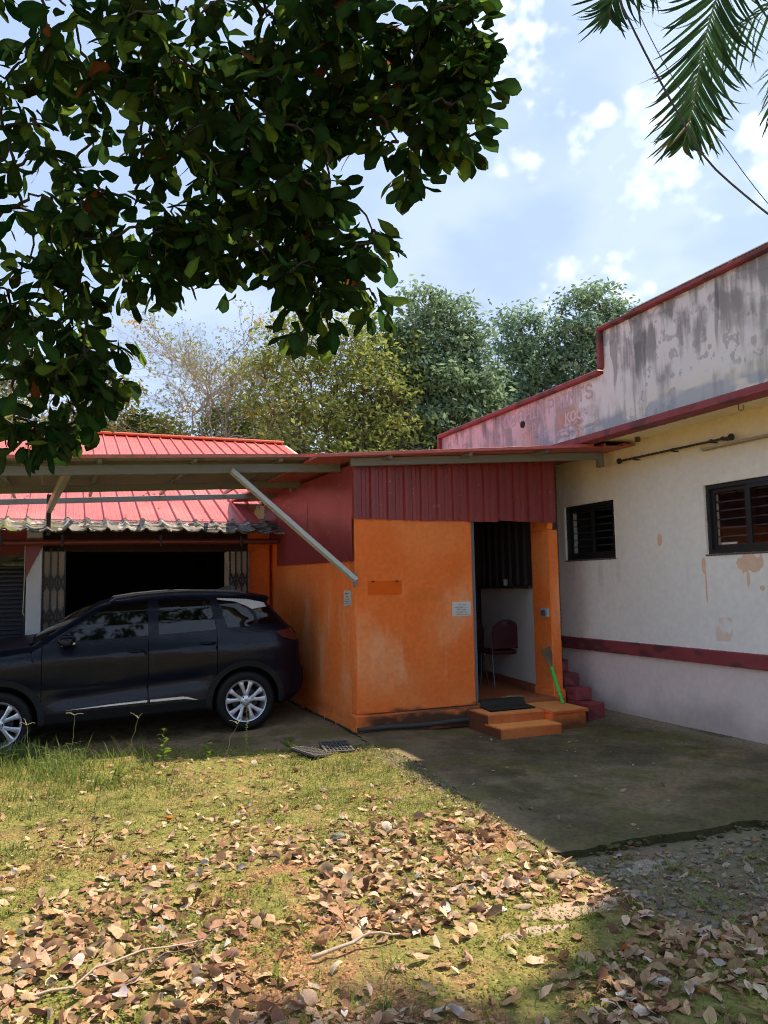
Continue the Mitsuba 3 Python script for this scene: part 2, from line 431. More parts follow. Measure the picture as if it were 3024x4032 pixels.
# ------------------------------------------------------------------ ground
SLAB = Polygon([(2.78, 7.35), (2.92, 6.9), (2.86, 5.9), (2.72, 4.9), (2.66, 4.02), (2.95, 3.98), (3.3, 4.03), (3.75, 3.96), (4.15, 3.98), (4.6, 3.80), (5.2, 3.72), (6.25, 3.70), (6.25, 12.5), (2.95, 12.5), (2.95, 8.0), (2.9, 7.6)])
CARSLAB = Polygon([(2.93, 12.3), (-6, 12.3), (-6, 8.9), (-2.0, 8.5), (-0.4, 8.35), (0.6, 8.15), (1.35, 7.85), (1.9, 7.55), (2.45, 7.45), (2.93, 7.3)])


def sst(a, b, x):
    t = np.clip((x - a) / (b - a), 0, 1)
    return t * t * (3 - 2 * t)


def car_ground(x):
    return -0.012 - 0.075 * sst(3.0, 1.6, x) - 0.030 * np.clip(1.9 - x, 0, 6)


def terrain(x, y):
    x, y = np.asarray(x, float), np.asarray(y, float)
    p = np.stack([x, y, 0 * x], -1)
    z = 0.035 * (meshkit.fbm(p * 1.1, 3, 4) - 0.5) + 0.02 * (meshkit.fbm(p * 5, 3, 9) - 0.5)
    z = z + 0.01
    # lower broken ground in front of the slab
    z = z - 0.06 * sst(2.55, 2.85, x) * sst(4.6, 3.9, y) * sst(2.3, 3.0, y)
    # under the slabs
    z = z - 0.13 * sst(0, 0.10, x - np.interp(y, [3.9, 4.9, 5.9, 6.9, 7.35], [2.70, 2.74, 2.88, 2.94, 2.82])) * sst(4.02, 4.10, y)
    z = z - 0.22 * sst(0, 0.25, y - np.interp(x, [-6, -2, -.4, .6, 1.35, 1.9, 2.45, 2.93], [8.9, 8.5, 8.35, 8.15, 7.85, 7.55, 7.45, 7.3])) * sst(3.0, 2.8, x)
    return z


def build_ground():
    def axis(lo, hi, step):
        inner = np.arange(lo, hi, step)
        k = np.geomspace(0.3, 260, 26)
        return np.concatenate([lo - k[::-1], inner, hi + k])
    xs, ys = axis(-4, 7, 0.045), axis(1.0, 10, 0.045)
    X, Y = np.meshgrid(xs, ys)
    Z = terrain(X, Y)
    far = sst(12, 20, np.hypot(X, Y))
    Z = Z * (1 - far) - 0.15 * far
    nx, ny = len(xs), len(ys)
    i, j = np.meshgrid(np.arange(nx - 1), np.arange(ny - 1))
    a = j * nx + i
    f = np.stack([a, a + 1, a + nx + 1, a + nx], -1).reshape(-1, 4)
    v = np.stack([X, Y, Z], -1).reshape(-1, 3)
    add('ground', trimesh.Trimesh(v, np.vstack([f[:, [0, 1, 2]], f[:, [0, 2, 3]]]), process=False), 'ground_mat', smooth=True, label='earthy lawn ground with moss and reddish gravel', kind='structure')


build_ground()


def slab(key, poly, ztop, thick, label):
    """A slab with an uneven broken edge, its top following ztop(x, y)."""
    ring = poly.exterior.segmentize(0.05)
    xy = np.array(ring.coords)[:-1]
    w = np.stack([nz(np.c_[xy * 6, xy[:, :1] * 0 + 3]), nz(np.c_[xy * 6, xy[:, :1] * 0 + 9])], 1) - 0.5
    w2 = np.stack([nz(np.c_[xy * 22, xy[:, :1] * 0 + 3]), nz(np.c_[xy * 22, xy[:, :1] * 0 + 9])], 1) - 0.5
    pg = Polygon(xy + 0.05 * w + 0.04 * w2).buffer(0)
    m = trimesh.creation.extrude_polygon(pg, thick, engine='earcut')
    v, f = trimesh.remesh.subdivide_to_size(m.vertices, m.faces, 0.35)
    v = np.array(v)
    top = ztop(v[:, 0], v[:, 1])
    v[:, 2] = np.where(v[:, 2] > thick * 0.6, top, top - thick)
    add(key, trimesh.Trimesh(v, f, process=False), 'concrete', label=label, kind='structure')


slab('concrete_yard', SLAB, lambda x, y: 0.02 * sst(5.4, 6.2, x) - 0.058 * sst(5.8, 7.1, y) * sst(3.2, 4.2, x) * sst(6.15, 5.7, x), 0.16, 'mossy dark concrete yard in front of the orange booth')
slab('carport_floor', CARSLAB, lambda x, y: car_ground(x), 0.2, 'worn concrete floor under the carport')

# ------------------------------------------------------------------ white building on the right
W = thing('white_building', 'white flat-roofed building with stained parapet and maroon plinth band', 'building')
WX, YN, YF = 6.18, 3.1, 14.0
WZ = 3.22
win_open = [(4.62, 6.17, 1.84, 2.56), (7.61, 8.62, 1.86, 2.57)]
wall = sbox(YN, -0.1, YF, WZ).difference(unary_union([sbox(a, c, b, d) for a, b, c, d in win_open]))
add(W + '__wall', prism(wall, 'x', WX, WX + 0.2), 'white_wall')
add(W + '__end_wall', cat([bx(WX + 0.2, 12.4, YN, YN + 0.2, -0.1, WZ), bx(12.2, 12.4, YN + 0.2, YF, -0.1, WZ), bx(WX + 0.2, 12.2, YF - 0.2, YF, -0.1, WZ)]), 'white_wall')
PX = 5.52
SOF = add(W + '__soffit', bx(PX + 0.09, 12.4, YN - 0.3, YF, WZ, WZ + 0.12), 'white_wall')
par = Polygon([(YN - 0.3, 3.205), (10.90, 3.205), (10.90, 3.88), (6.87, 3.88), (6.87, 4.36), (YN - 0.3, 4.36)])
pm = trimesh.creation.extrude_polygon(par, 0.09, engine='earcut')
v = pm.vertices
add(W + '__parapet', trimesh.Trimesh(np.stack([v[:, 2] + PX, v[:, 0], v[:, 1]], 1), pm.faces, process=False), 'parapet')
add(W + '__roof_slab', bx(PX + 0.09, 12.4, YN - 0.3, YF, WZ + 0.13, WZ + 0.24), 'parapet')


def trim_line(y0, z0, y1, z1, t, out=0.03, key='parapet_trim'):
    add(W + '__' + key, bar((PX + 0.03, y0, z0), (PX + 0.03, y1, z1), 0.12 + out * 2, t, up=(0, 0, 1) if z0 == z1 else (0, 1, 0), bev=0.012), 'red_trim')


trim_line(YN - 0.34, 4.385, 6.905, 4.385, 0.05)
trim_line(6.876, 3.94, 6.876, 4.36, 0.06)
trim_line(6.906, 3.908, 10.93, 3.908, 0.062)
trim_line(10.90, 3.2, 10.90, 3.88, 0.055)
trim_line(YN - 0.34, 3.20, 10.93, 3.20, 0.085, key='fascia_trim')
# thin sheet metal lying on the taller part, catching the sun
for a, b in ((YN - 0.3, 5.02), (5.03, 6.35)):
    add(W + '__coping_sheet', bx(PX - 0.05, PX + 0.22, a, b, 4.424, 4.432), 'vc_satin', col=(0.62, 0.60, 0.58))
# plinth band
add(W + '__plinth_band', bx(WX - 0.05, WX + 0.02, YN, 9.3, 0.715, 0.86, 0.008), 'red_trim')
# lettering left on the lower parapet (flat ghost lettering)


def sign_text(txt, h, y0, z, col, key, dep=0.004):
    for m in meshkit.text_mesh(txt, h, dep, bold=True).split(only_watertight=False):
        v = m.vertices
        add(key, trimesh.Trimesh(np.stack([PX - v[:, 2] + 0.0015, y0 - v[:, 0] * 1.02, z + v[:, 1]], 1), m.faces, process=False), 'vc', col=col)


sign_text('COCHIN PAINTS', 0.17, 9.02, 3.66, (0.50, 0.37, 0.40), W + '__painted_letter')
sign_text('KOCHI', 0.115, 7.62, 3.47, (0.58, 0.50, 0.53), W + '__painted_letter')
sign_text('P.O.', 0.10, 8.45, 3.50, (0.50, 0.36, 0.39), W + '__painted_letter')
add(W + '__drain_hole', lathe([(0, -0.012), (0.045, -0.012), (0.045, 0.012), (0, 0.012)], trimesh.transformations.translation_matrix((PX - 0.006, 8.52, 3.635)) @ trimesh.transformations.rotation_matrix(np.pi / 2, (0, 1, 0)), 16), 'vc', col=(0.02, 0.018, 0.018))


def window(y0, y1, z0, z1, mull, key):
    w = fresh(W + '__' + key)
    fx = WX + 0.03
    fr = [bx(fx, fx + 0.07, y0, y1, z0, z0 + 0.045), bx(fx, fx + 0.07, y0, y1, z1 - 0.045, z1), bx(fx, fx + 0.07, y0, y0 + 0.045, z0 + 0.045, z1 - 0.045), bx(fx, fx + 0.07, y1 - 0.045, y1, z0 + 0.045, z1 - 0.045)]
    scene[w] = mikit.ply(cat(fr), 'dark_metal')
    edges = [y0 + 0.045] + mull + [y1 - 0.045]
    for k in range(len(edges) - 1):
        a, b = edges[k], edges[k + 1]
        sx = fx + 0.012 + 0.02 * (k % 2)
        s = 0.04
        za, zb = z0 + 0.046, z1 - 0.046
        add(w + '__sash', cat([bx(sx, sx + 0.02, a, b, za, za + s), bx(sx, sx + 0.02, a, b, zb - s, zb), bx(sx, sx + 0.02, a, a + s, za + s, zb - s), bx(sx, sx + 0.02, b - s, b, za + s, zb - s)]), 'dark_metal')
        add(w + '__pane', trimesh.Trimesh([[sx + 0.01, a + s, za + s], [sx + 0.01, b - s, za + s], [sx + 0.01, b - s, zb - s], [sx + 0.01, a + s, zb - s]], [[0, 2, 1], [0, 3, 2]], process=False), 'pane')
    n = 8
    for i in range(1, n):
        z = z0 + (z1 - z0) * i / n
        add(w + '__grille_bar', bx(fx + 0.11, fx + 0.124, y0 + 0.01, y1 - 0.01, z - 0.006, z + 0.006), 'vc', col=(0.055, 0.06, 0.075))
    add(w + '__sill', bx(WX - 0.012, WX + 0.03, y0 - 0.01, y1 + 0.01, z0 - 0.018, z0 - 0.001, 0.004), 'vc', col=(0.10, 0.085, 0.07))
    # the dim room behind
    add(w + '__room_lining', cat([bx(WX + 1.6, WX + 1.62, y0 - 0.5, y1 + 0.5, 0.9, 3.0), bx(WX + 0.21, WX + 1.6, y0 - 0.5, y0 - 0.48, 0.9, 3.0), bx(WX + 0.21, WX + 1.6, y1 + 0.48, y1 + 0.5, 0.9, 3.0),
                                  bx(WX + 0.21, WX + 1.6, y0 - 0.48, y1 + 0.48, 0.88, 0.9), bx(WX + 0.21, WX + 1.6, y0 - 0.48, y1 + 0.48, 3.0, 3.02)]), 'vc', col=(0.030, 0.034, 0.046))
    return w


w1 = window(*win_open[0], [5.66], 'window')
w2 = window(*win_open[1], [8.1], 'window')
k = add('paper_sheet', bx(WX + 0.085, WX + 0.0862, 5.27, 5.44, 1.93, 2.06), 'vc', col=(0.72, 0.70, 0.64), label='white paper lying against the inside of the big window pane', cat='paper')
add('window_strip', bx(WX + 0.085, WX + 0.09, 5.85, 6.05, 1.935, 1.955), 'vc', col=(0.55, 0.58, 0.52), label='pale strip on the inner sill of the big window', cat='strip')

# rod and tube light under the soffit
R = thing('wall_rod', 'long dark rod with knobbed ends fixed high on the white wall', 'rod')
add(R + '__rod', tube([(6.10, 7.34, 3.0), (6.10, 5.72, 2.985)], 0.013, 10), 'vc', col=(0.055, 0.045, 0.045), smooth=40)
for yy, zz in ((7.37, 3.0), (5.69, 2.985)):
    s = trimesh.creation.icosphere(2, 0.036)
    s.apply_scale([1, 0.8, 1]); s.apply_translation((6.10, yy, zz))
    add(R + '__end_knob', s, 'vc', col=(0.04, 0.032, 0.032), smooth=True)
for yy in (7.1, 6.5, 5.95, 5.8):
    add(R + '__bracket', cat([bx(6.10, 6.18, yy - 0.006, yy + 0.006, 2.97, 2.984), lathe([(0.014, -0.008), (0.02, -0.008), (0.02, 0.008), (0.014, 0.008)], trimesh.transformations.translation_matrix((6.10, yy, 2.99)) @ trimesh.transformations.rotation_matrix(np.pi / 2, (1, 0, 0)), 12)]), 'vc', col=(0.05, 0.04, 0.04))
R = thing('tube_light', 'slim unlit tube light batten on the white wall under the eaves', 'tube light')
add(R + '__batten', bx(6.13, 6.178, 4.9, 6.13, 2.915, 2.945, 0.006), 'vc', col=(0.33, 0.27, 0.20))
add(R + '__tube', tube([(6.115, 4.95, 2.93), (6.115, 6.08, 2.93)], 0.012, 10), 'vc', col=(0.42, 0.36, 0.28), smooth=40)
for yy in (4.92, 6.10):
    add(R + '__socket', bx(6.10, 6.13, yy - 0.015, yy + 0.015, 2.912, 2.948, 0.004), 'vc', col=(0.5, 0.45, 0.38))
H = thing('soffit_hook', 'small metal hook hanging from the eaves above the tube light', 'hook')
add(H + '__hook', tube([(5.85, 5.35, 3.22), (5.85, 5.35, 3.17), (5.85, 5.32, 3.15), (5.85, 5.29, 3.17), (5.85, 5.29, 3.20)], 0.005, 6), 'vc', col=(0.16, 0.08, 0.06))
add('ceiling_holder', lathe([(0, 0), (0.03, 0), (0.034, 0.02), (0.028, 0.05), (0, 0.052)], trimesh.transformations.translation_matrix((6.05, 6.98, 3.165)), 14), 'vc', col=(0.10, 0.07, 0.05), smooth=40, label='small brown lamp holder under the eaves near the rod', cat='lamp holder')

add(W + '__passage_wall', bx(5.80, WX - 0.001, 8.78, 8.9, -0.1, 3.15), 'vc', col=(0.10, 0.09, 0.085))
# red steps beside the booth
S = thing('red_steps', 'dark red oxide steps rising between the booth and the white building', 'steps')
for i in range(4):
    add(S + '__step', bx(5.71, 5.94, 7.63 + 0.23 * i, 8.75, 0.15 * i + (-0.06 if i == 0 else 0.001), 0.15 * (i + 1), 0.012), 'red_trim')

# ------------------------------------------------------------------ orange booth
B = thing('orange_booth', 'faded orange plastered booth with maroon sheet cladding above and a dark doorway', 'booth')
BX0, BX1, BY, BYB = 2.98, 5.67, 8.06, 11.6
FLOOR = 0.20
add(B + '__front_wall', bx(BX0, 4.455, BY, BY + 0.16, 0.175, 2.4, 0.012), 'orange')
lw = Polygon([(BY + 0.161, -0.2), (12.6, -0.2), (12.6, 2.7), (BY + 0.161, 2.4)])
add(B + '__side_wall', prism(lw, 'x', BX0 + 0.001, BX0 + 0.16), 'orange')
add(B + '__plinth', cat([bx(BX0 - 0.03, 4.47, BY - 0.045, BY + 0.15, -0.05, 0.174, 0.014), bx(BX0 - 0.012, BX0 + 0.1, BY + 0.151, 12.5, -0.3, 0.06, 0.006)]), 'orange')
add(B + '__drain_pipe', tube([(2.95 + t * 1.5, BY - 0.09, 0.035 + 0.006 * math.sin(9 * t)) for t in np.linspace(0, 1, 16)], 0.024, 10), 'vc', col=(0.055, 0.055, 0.05), smooth=40)
# right pillar with the small ledge near its head
add(B + '__pillar', cat([bx(5.53, 5.67, BY, BY + 0.40, 0.10, 2.225, 0.012), bx(5.53, 5.605, BY + 0.002, BY + 0.40, 2.2255, 2.42, 0.01)]), 'orange')
add(B + '__pillar_base', bx(5.515, 5.69, BY - 0.02, BY + 0.41, -0.05, 0.28, 0.012), 'orange')
# inside: right half-wall, back wall, floor
IW0, IW1 = np.array([5.60, BY + 0.40]), np.array([5.86, 10.25])   # the inner wall runs a little askew
IWD = (IW1 - IW0) / np.linalg.norm(IW1 - IW0)


def slant(off, z0, z1, th, ya=0.0, yb=None):
    n2 = np.array([-IWD[1], IWD[0]])
    a, b = IW0 + n2 * off + IWD * ya, (IW1 if yb is None else IW0 + IWD * yb) + n2 * off
    return bar((*a, (z0 + z1) / 2), (*b, (z0 + z1) / 2), th, z1 - z0)


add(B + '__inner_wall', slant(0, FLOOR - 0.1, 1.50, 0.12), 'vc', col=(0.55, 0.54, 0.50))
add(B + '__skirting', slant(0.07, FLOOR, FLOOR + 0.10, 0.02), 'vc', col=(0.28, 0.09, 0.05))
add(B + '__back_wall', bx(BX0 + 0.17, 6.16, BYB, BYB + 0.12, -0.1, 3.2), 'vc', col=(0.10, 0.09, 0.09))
add(B + '__floor', bx(BX0 + 0.17, 5.60, BY + 0.16, BYB, -0.05, FLOOR - 0.002), 'vc_satin', col=(0.30, 0.085, 0.03))
add(B + '__floor', prism(Polygon([(5.601, BY + 0.4), (5.62, BY + 0.4), (5.86, 10.25), (5.88, BYB), (5.601, BYB)]), 'z', -0.05, FLOOR - 0.002), 'vc_satin', col=(0.30, 0.085, 0.03))
add(B + '__wall_shelf', slant(0.02, 1.501, 1.535, 0.18), 'vc', col=(0.05, 0.03, 0.035))
add(B + '__rear_side_wall', bx(5.86, 5.96, 10.26, BYB, -0.1, 3.2), 'vc', col=(0.12, 0.11, 0.10))


def rib_panel(p0, du, width, z0, z1, out, rib=0.036, zt=None):
    """One cladding panel with a raised seam on its left edge. p0 + du*width in plan, 'out' the outward unit vector."""
    p0, du, out = np.array([*p0, 0.0]), np.array([*du, 0.0]), np.array([*out, 0.0])
    w = width
    prof = [(0, 0), (0.012, rib), (0.045, rib), (0.060, 0), (0.060 + (w - 0.06) * 0.33, 0.0), (0.060 + (w - 0.06) * 0.36, 0.005), (0.060 + (w - 0.06) * 0.40, 0), (0.060 + (w - 0.06) * 0.66, 0.0), (0.060 + (w - 0.06) * 0.69, 0.005), (0.060 + (w - 0.06) * 0.73, 0), (w, 0)]
    vs, fs = [], []
    for s, (a, o) in enumerate(prof):
        zz = z1 if zt is None else zt(a)
        for off in (0.0, -0.003):
            for z in (z0, zz):
                vs.append(p0 + du * a + out * (o + off) + [0, 0, z])
    for s in range(len(prof) - 1):
        a, b = 4 * s, 4 * s + 4
        fs += [(a, b, b + 1), (a, b + 1, a + 1), (a + 2, b + 3, b + 2), (a + 2, a + 3, b + 3), (a, a + 2, b + 2), (a, b + 2, b), (a + 1, b + 1, b + 3), (a + 1, b + 3, a + 3)]
    a = 4 * (len(prof) - 1)
    fs += [(0, 1, 3), (0, 3, 2), (a, a + 3, a + 1), (a, a + 2, a + 3)]
    return trimesh.Trimesh(np.array(vs), np.array(fs), process=False)


def roof_z(x):  # underside of the booth roof
    return 2.965 + 0.052 * (x - 2.5)


n = 13
wd = (5.64 - 2.95) / n
rngc = np.random.default_rng(5)
for i in range(n):
    x = 2.95 + wd * i
    add(B + '__cladding_panel', rib_panel((x, BY - 0.012 - 0.004 * (i % 2)), (1, 0), wd + 0.002, 2.315 + rngc.uniform(-0.008, 0.008), 0, (0, -1), zt=lambda a, x=x: roof_z(x + a) - 0.012), 'maroon_sheet')
# flat sheets on the left side, three lapped lengths, bulging a little
ybr = [BY + 0.005, 9.75, 11.34, 12.1]
for k in range(3):
    ya, yb = ybr[k], ybr[k + 1] + 0.02
    ny, nzz = 24, 20
    Y, Z = np.meshgrid(np.linspace(ya, yb, ny), np.linspace(0, 1, nzz))
    zb = 1.85 + 0.012 * (Y - BY) if k < 2 else 2.30 + 0.0 * Y
    zt = 2.93 + 0.015 * (Y - BY)
    zz = zb + (zt - zb) * Z
    bul = 0.035 * (meshkit.fbm(np.stack([Y * 1.1, zz * 1.6, 0 * Y + k * 7], -1), 3, 3) - 0.5) * np.sin(np.pi * np.clip(Z, 0, 1)) ** 0.5
    X = BX0 - 0.022 - 0.006 * k - np.abs(bul) * 1.2 + 0.004 * k
    q = np.arange((nzz - 1) * ny).reshape(nzz - 1, ny)[:, :-1].ravel()
    f = np.vstack([np.stack([q, q + ny, q + ny + 1], 1), np.stack([q, q + ny + 1, q + 1], 1)])
    front = np.stack([X, Y, zz], -1).reshape(-1, 3)
    back = front + [0.003, 0, 0]
    add(B + '__side_sheet', trimesh.Trimesh(np.vstack([front, back]), np.vstack([f, f[:, ::-1] + len(front)]), process=False), 'maroon_sheet', smooth=True)
# inside faces of the cladding at the right and rear (ribbed sheets seen through the door)
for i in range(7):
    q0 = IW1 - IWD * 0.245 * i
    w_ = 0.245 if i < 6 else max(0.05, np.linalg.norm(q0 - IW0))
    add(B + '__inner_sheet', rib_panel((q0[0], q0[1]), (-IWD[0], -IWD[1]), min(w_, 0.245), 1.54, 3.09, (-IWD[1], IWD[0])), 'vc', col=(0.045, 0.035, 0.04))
for i in range(9):
    add(B + '__inner_sheet', rib_panel((3.2 + 0.27 * i, BYB - 0.02), (1, 0), 0.27, 1.6, 2.98, (0, -1)), 'maroon_sheet')
# roof of the booth
RF = B + '__roof'
for i in range(15):
    x0 = 2.50 + 0.25 * i
    w = 0.25 if i < 14 else 0.17
    zz = roof_z(x0)
    yf = 7.85 - 0.2 * (x0 - 2.5)
    m = cat([bx(0, w - 0.001, 0, 12.6 - yf, 0, 0.006), bx(0.0, 0.03, 0, 12.6 - yf, 0.0062, 0.03)])
    M = np.eye(4)
    a = math.atan(0.052)
    M[:3, 0], M[:3, 2] = (math.cos(a), 0, math.sin(a)), (-math.sin(a), 0, math.cos(a))
    M[:3, 3] = (x0, yf, zz)
    m.apply_transform(M)
    add(B + '__roof_sheet', m, 'pink_sheet')
add(B + '__roof_edge', bar((2.50, 7.84, roof_z(2.5) + 0.012), (5.62, 7.216, roof_z(5.62) + 0.012), 0.012, 0.036, bev=0.002), 'pink_sheet')
add(B + '__roof_beam', bar((2.9, 7.95, roof_z(2.9) - 0.05), (6.02, 7.62, roof_z(6.02) - 0.05), 0.06, 0.09, bev=0.004), 'steel')
add(B + '__roof_beam', bar((2.9, 10.4, roof_z(2.9) - 0.05), (5.9, 10.4, roof_z(5.9) - 0.05), 0.06, 0.09, bev=0.004), 'steel')
for x in (3.3, 4.2, 5.1):
    add(B + '__rafter', bar((x, 7.9 - 0.2 * (x - 2.5), roof_z(x) - 0.004 - 0.02), (x, 12.2, roof_z(x) - 0.004 - 0.02), 0.04, 0.036), 'steel')
add(B + '__beam_stub', bx(5.98, 6.05, 7.58, 7.66, 2.96, 3.12, 0.005), 'steel')
add(B + '__tar_sheet', prism(Polygon([(5.62, 7.30), (6.16, 7.22), (6.16, 7.9), (5.62, 7.9)]), 'z', 3.20, 3.206), 'vc', col=(0.03, 0.03, 0.032))
# door frame and other fittings
add(B + '__door_frame', cat([bx(4.456, 4.50, BY + 0.02, BY + 0.09, FLOOR, 2.40, 0.004), bx(4.50, 5.53, BY + 0.03, BY + 0.09, 2.36, 2.40, 0.004)]), 'vc_satin', col=(0.11, 0.13, 0.15))
for i, xx in enumerate((3.185, 3.475)):
    add(B + '__bolt', tube([(xx, BY + 0.01, 1.624), (xx, BY - 0.025, 1.622), (xx + 0.004, BY - 0.03, 1.616)], 0.008, 8), 'vc', col=(0.05, 0.035, 0.03))
add(B + '__bracket', bx(BX0 - 0.02, BX0 + 0.012, BY - 0.018, BY + 0.03, 1.57, 1.72, 0.003), 'steel')
# steps, mat, side block
ST = thing('front_steps', 'orange concrete steps with dirty sides leading up to the booth door', 'steps')
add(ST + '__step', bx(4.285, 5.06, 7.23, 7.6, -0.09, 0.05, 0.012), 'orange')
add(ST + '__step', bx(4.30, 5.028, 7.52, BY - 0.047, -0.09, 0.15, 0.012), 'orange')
add(ST + '__threshold', bx(4.46, 5.53, 8.012, BY + 0.16, 0.0, 0.204, 0.008), 'vc_satin', col=(0.30, 0.10, 0.04))
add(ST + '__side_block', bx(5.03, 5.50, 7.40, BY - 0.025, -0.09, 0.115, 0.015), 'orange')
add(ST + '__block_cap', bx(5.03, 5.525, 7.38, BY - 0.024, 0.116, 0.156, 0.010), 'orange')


def mat_mesh():
    X, Y = np.meshgrid(np.linspace(4.42, 5.02, 22), np.linspace(7.68, 8.17, 26))
    Z = np.where(Y > 8.005, 0.206, 0.152) + 0.004 * nz(np.stack([X * 9, Y * 9, 0 * X], -1))
    Z = Z + 0.004
    Xs = X + 0.18 * (Y - 7.7)
    top = np.stack([Xs, Y, Z + 0.006], -1).reshape(-1, 3)
    bot = top - [0, 0, 0.008]
    nx = 22
    q = (np.arange(25)[:, None] * nx + np.arange(21)[None]).ravel()
    f = np.vstack([np.stack([q, q + 1, q + nx + 1], 1), np.stack([q, q + nx + 1, q + nx], 1)])
    return trimesh.Trimesh(np.vstack([top, bot]), np.vstack([f, f[:, ::-1] + len(top)]), process=False)


add('door_mat', mat_mesh(), 'vc', col=(0.030, 0.026, 0.022), label='dark worn doormat lying over the top step at the booth door', cat='doormat')
add('cloth_strip', hull(*[np.array([[4.80, 8.20, 0.205], [5.22, 8.26, 0.205], [5.23, 8.23, 0.205], [4.81, 8.17, 0.205], [5.0, 8.22, 0.225]])]), 'vc', col=(0.34, 0.27, 0.10), label='yellowish rolled rag on the floor just inside the doorway', cat='rag')


def ragged(w, h, seed, torn=0.0, cut=None):
    r = np.random.default_rng(seed)
    e = []
    for (x0, y0, x1, y1, amp) in ((0, 0, w, 0, torn), (w, 0, w, h, 0.004), (w, h, 0, h, 0.003), (0, h, 0, 0, 0.002)):
        for t in np.linspace(0, 1, 12)[:-1]:
            e.append((x0 + (x1 - x0) * t + r.uniform(-.5, .5) * (0.003), y0 + (y1 - y0) * t + r.uniform(0, 1) * amp))
    p = Polygon(e).buffer(0)
    return p.difference(cut) if cut is not None else p


def notice(name, label, place, w, h, rows, seed, col, torn, cut=None):
    """A sheet of paper with rows of worn print; place(u, v, d) maps sheet coordinates and depth to the world."""
    t = thing(name, label, 'notice')
    r = np.random.default_rng(seed)

    def put(poly, d0, d1):
        m = trimesh.creation.extrude_polygon(poly, 1.0, engine='earcut')
        v = m.vertices
        P = place(v[:, 0], v[:, 1], np.where(v[:, 2] > 0.5, d1, d0))
        m2 = trimesh.Trimesh(P, m.faces, process=False)
        m2.fix_normals()
        return m2
    add(t + '__sheet', put(ragged(w, h, seed, torn, cut), 0.001, 0.0025), 'vc', col=col)
    bits = []
    for (v0, u0, u1, th, dk) in rows:
        u = u0
        while u < u1:
            l = r.uniform(0.006, 0.018)
            hh = th * r.uniform(0.75, 1.2)
            bits.append(put(Polygon([(u, v0), (u + l, v0 + 0.001), (u + l, v0 + hh), (u, v0 + hh * 0.9)]), 0.0026, 0.003))
            if r.random() < 0.35:
                bits.append(put(Polygon([(u + 0.002, v0 - 0.004), (u + 0.005, v0 - 0.004), (u + 0.005, v0), (u + 0.002, v0)]), 0.0026, 0.003))
            u += l + r.uniform(0.0012, 0.004) + (0.010 if r.random() < 0.12 else 0)
    add(t + '__print', cat(bits), 'vc', col=(0.13, 0.12, 0.12), kind='stuff')
    return t


notice('paper_notice', 'white printed notice with five lines pasted beside the doorway', lambda u, v, d: np.stack([4.17 + u, BY - d, 1.205 + v], -1), 0.245, 0.165,
       [(0.128, 0.075, 0.165, 0.007, 1), (0.099, 0.02, 0.215, 0.009, 1), (0.071, 0.06, 0.18, 0.009, 1), (0.043, 0.045, 0.20, 0.008, 1), (0.016, 0.04, 0.20, 0.007, 1)], 3, (0.58, 0.56, 0.54), 0.004,
       cut=Polygon([(0.215, -0.01), (0.26, -0.01), (0.26, 0.02), (0.218, 0.018)]))
notice('paper_notice', 'torn grey notice pasted on the shaded side wall below the brace', lambda u, v, d: np.stack([BX0 - d, 8.44 - u, 1.335 + v], -1), 0.25, 0.19,
       [(0.150, 0.06, 0.17, 0.012, 0), (0.115, 0.09, 0.15, 0.014, 1), (0.09, 0.07, 0.17, 0.011, 1), (0.066, 0.03, 0.21, 0.011, 1), (0.043, 0.07, 0.16, 0.010, 1)], 4, (0.44, 0.43, 0.38), 0.045)
SB = thing('switch_box', 'small grey electrical switch box on the inner side of the booth pillar', 'switch box')
add(SB + '__box', bx(5.49, 5.529, BY + 0.03, BY + 0.17, 1.15, 1.26, 0.006), 'vc', col=(0.33, 0.36, 0.36))
add(SB + '__socket', bx(5.465, 5.489, BY + 0.06, BY + 0.13, 1.17, 1.235, 0.006), 'vc', col=(0.07, 0.07, 0.07))
add('hanging_cable', tube([(5.20, 9.4, 2.5), (5.20, 9.38, 1.9), (5.22, 9.37, 1.5), (5.21, 9.37, 1.34), (5.23, 9.38, 1.22), (5.21, 9.4, 1.05), (5.22, 9.4, 0.85)], [0.012, 0.014, 0.014, 0.03, 0.03, 0.012, 0.01], 8), 'vc', col=(0.018, 0.018, 0.02), label='dark cable with a hand lamp hanging inside the doorway', cat='cable')
add('shelf_cup', lathe([(0, 0), (0.03, 0), (0.036, 0.09), (0.033, 0.09), (0.028, 0.01), (0, 0.01)], trimesh.transformations.translation_matrix((5.68, 9.35, 1.536)), 20), 'vc', col=(0.42, 0.42, 0.38), smooth=40, label='pale cup standing on the ledge inside the booth', cat='cup')


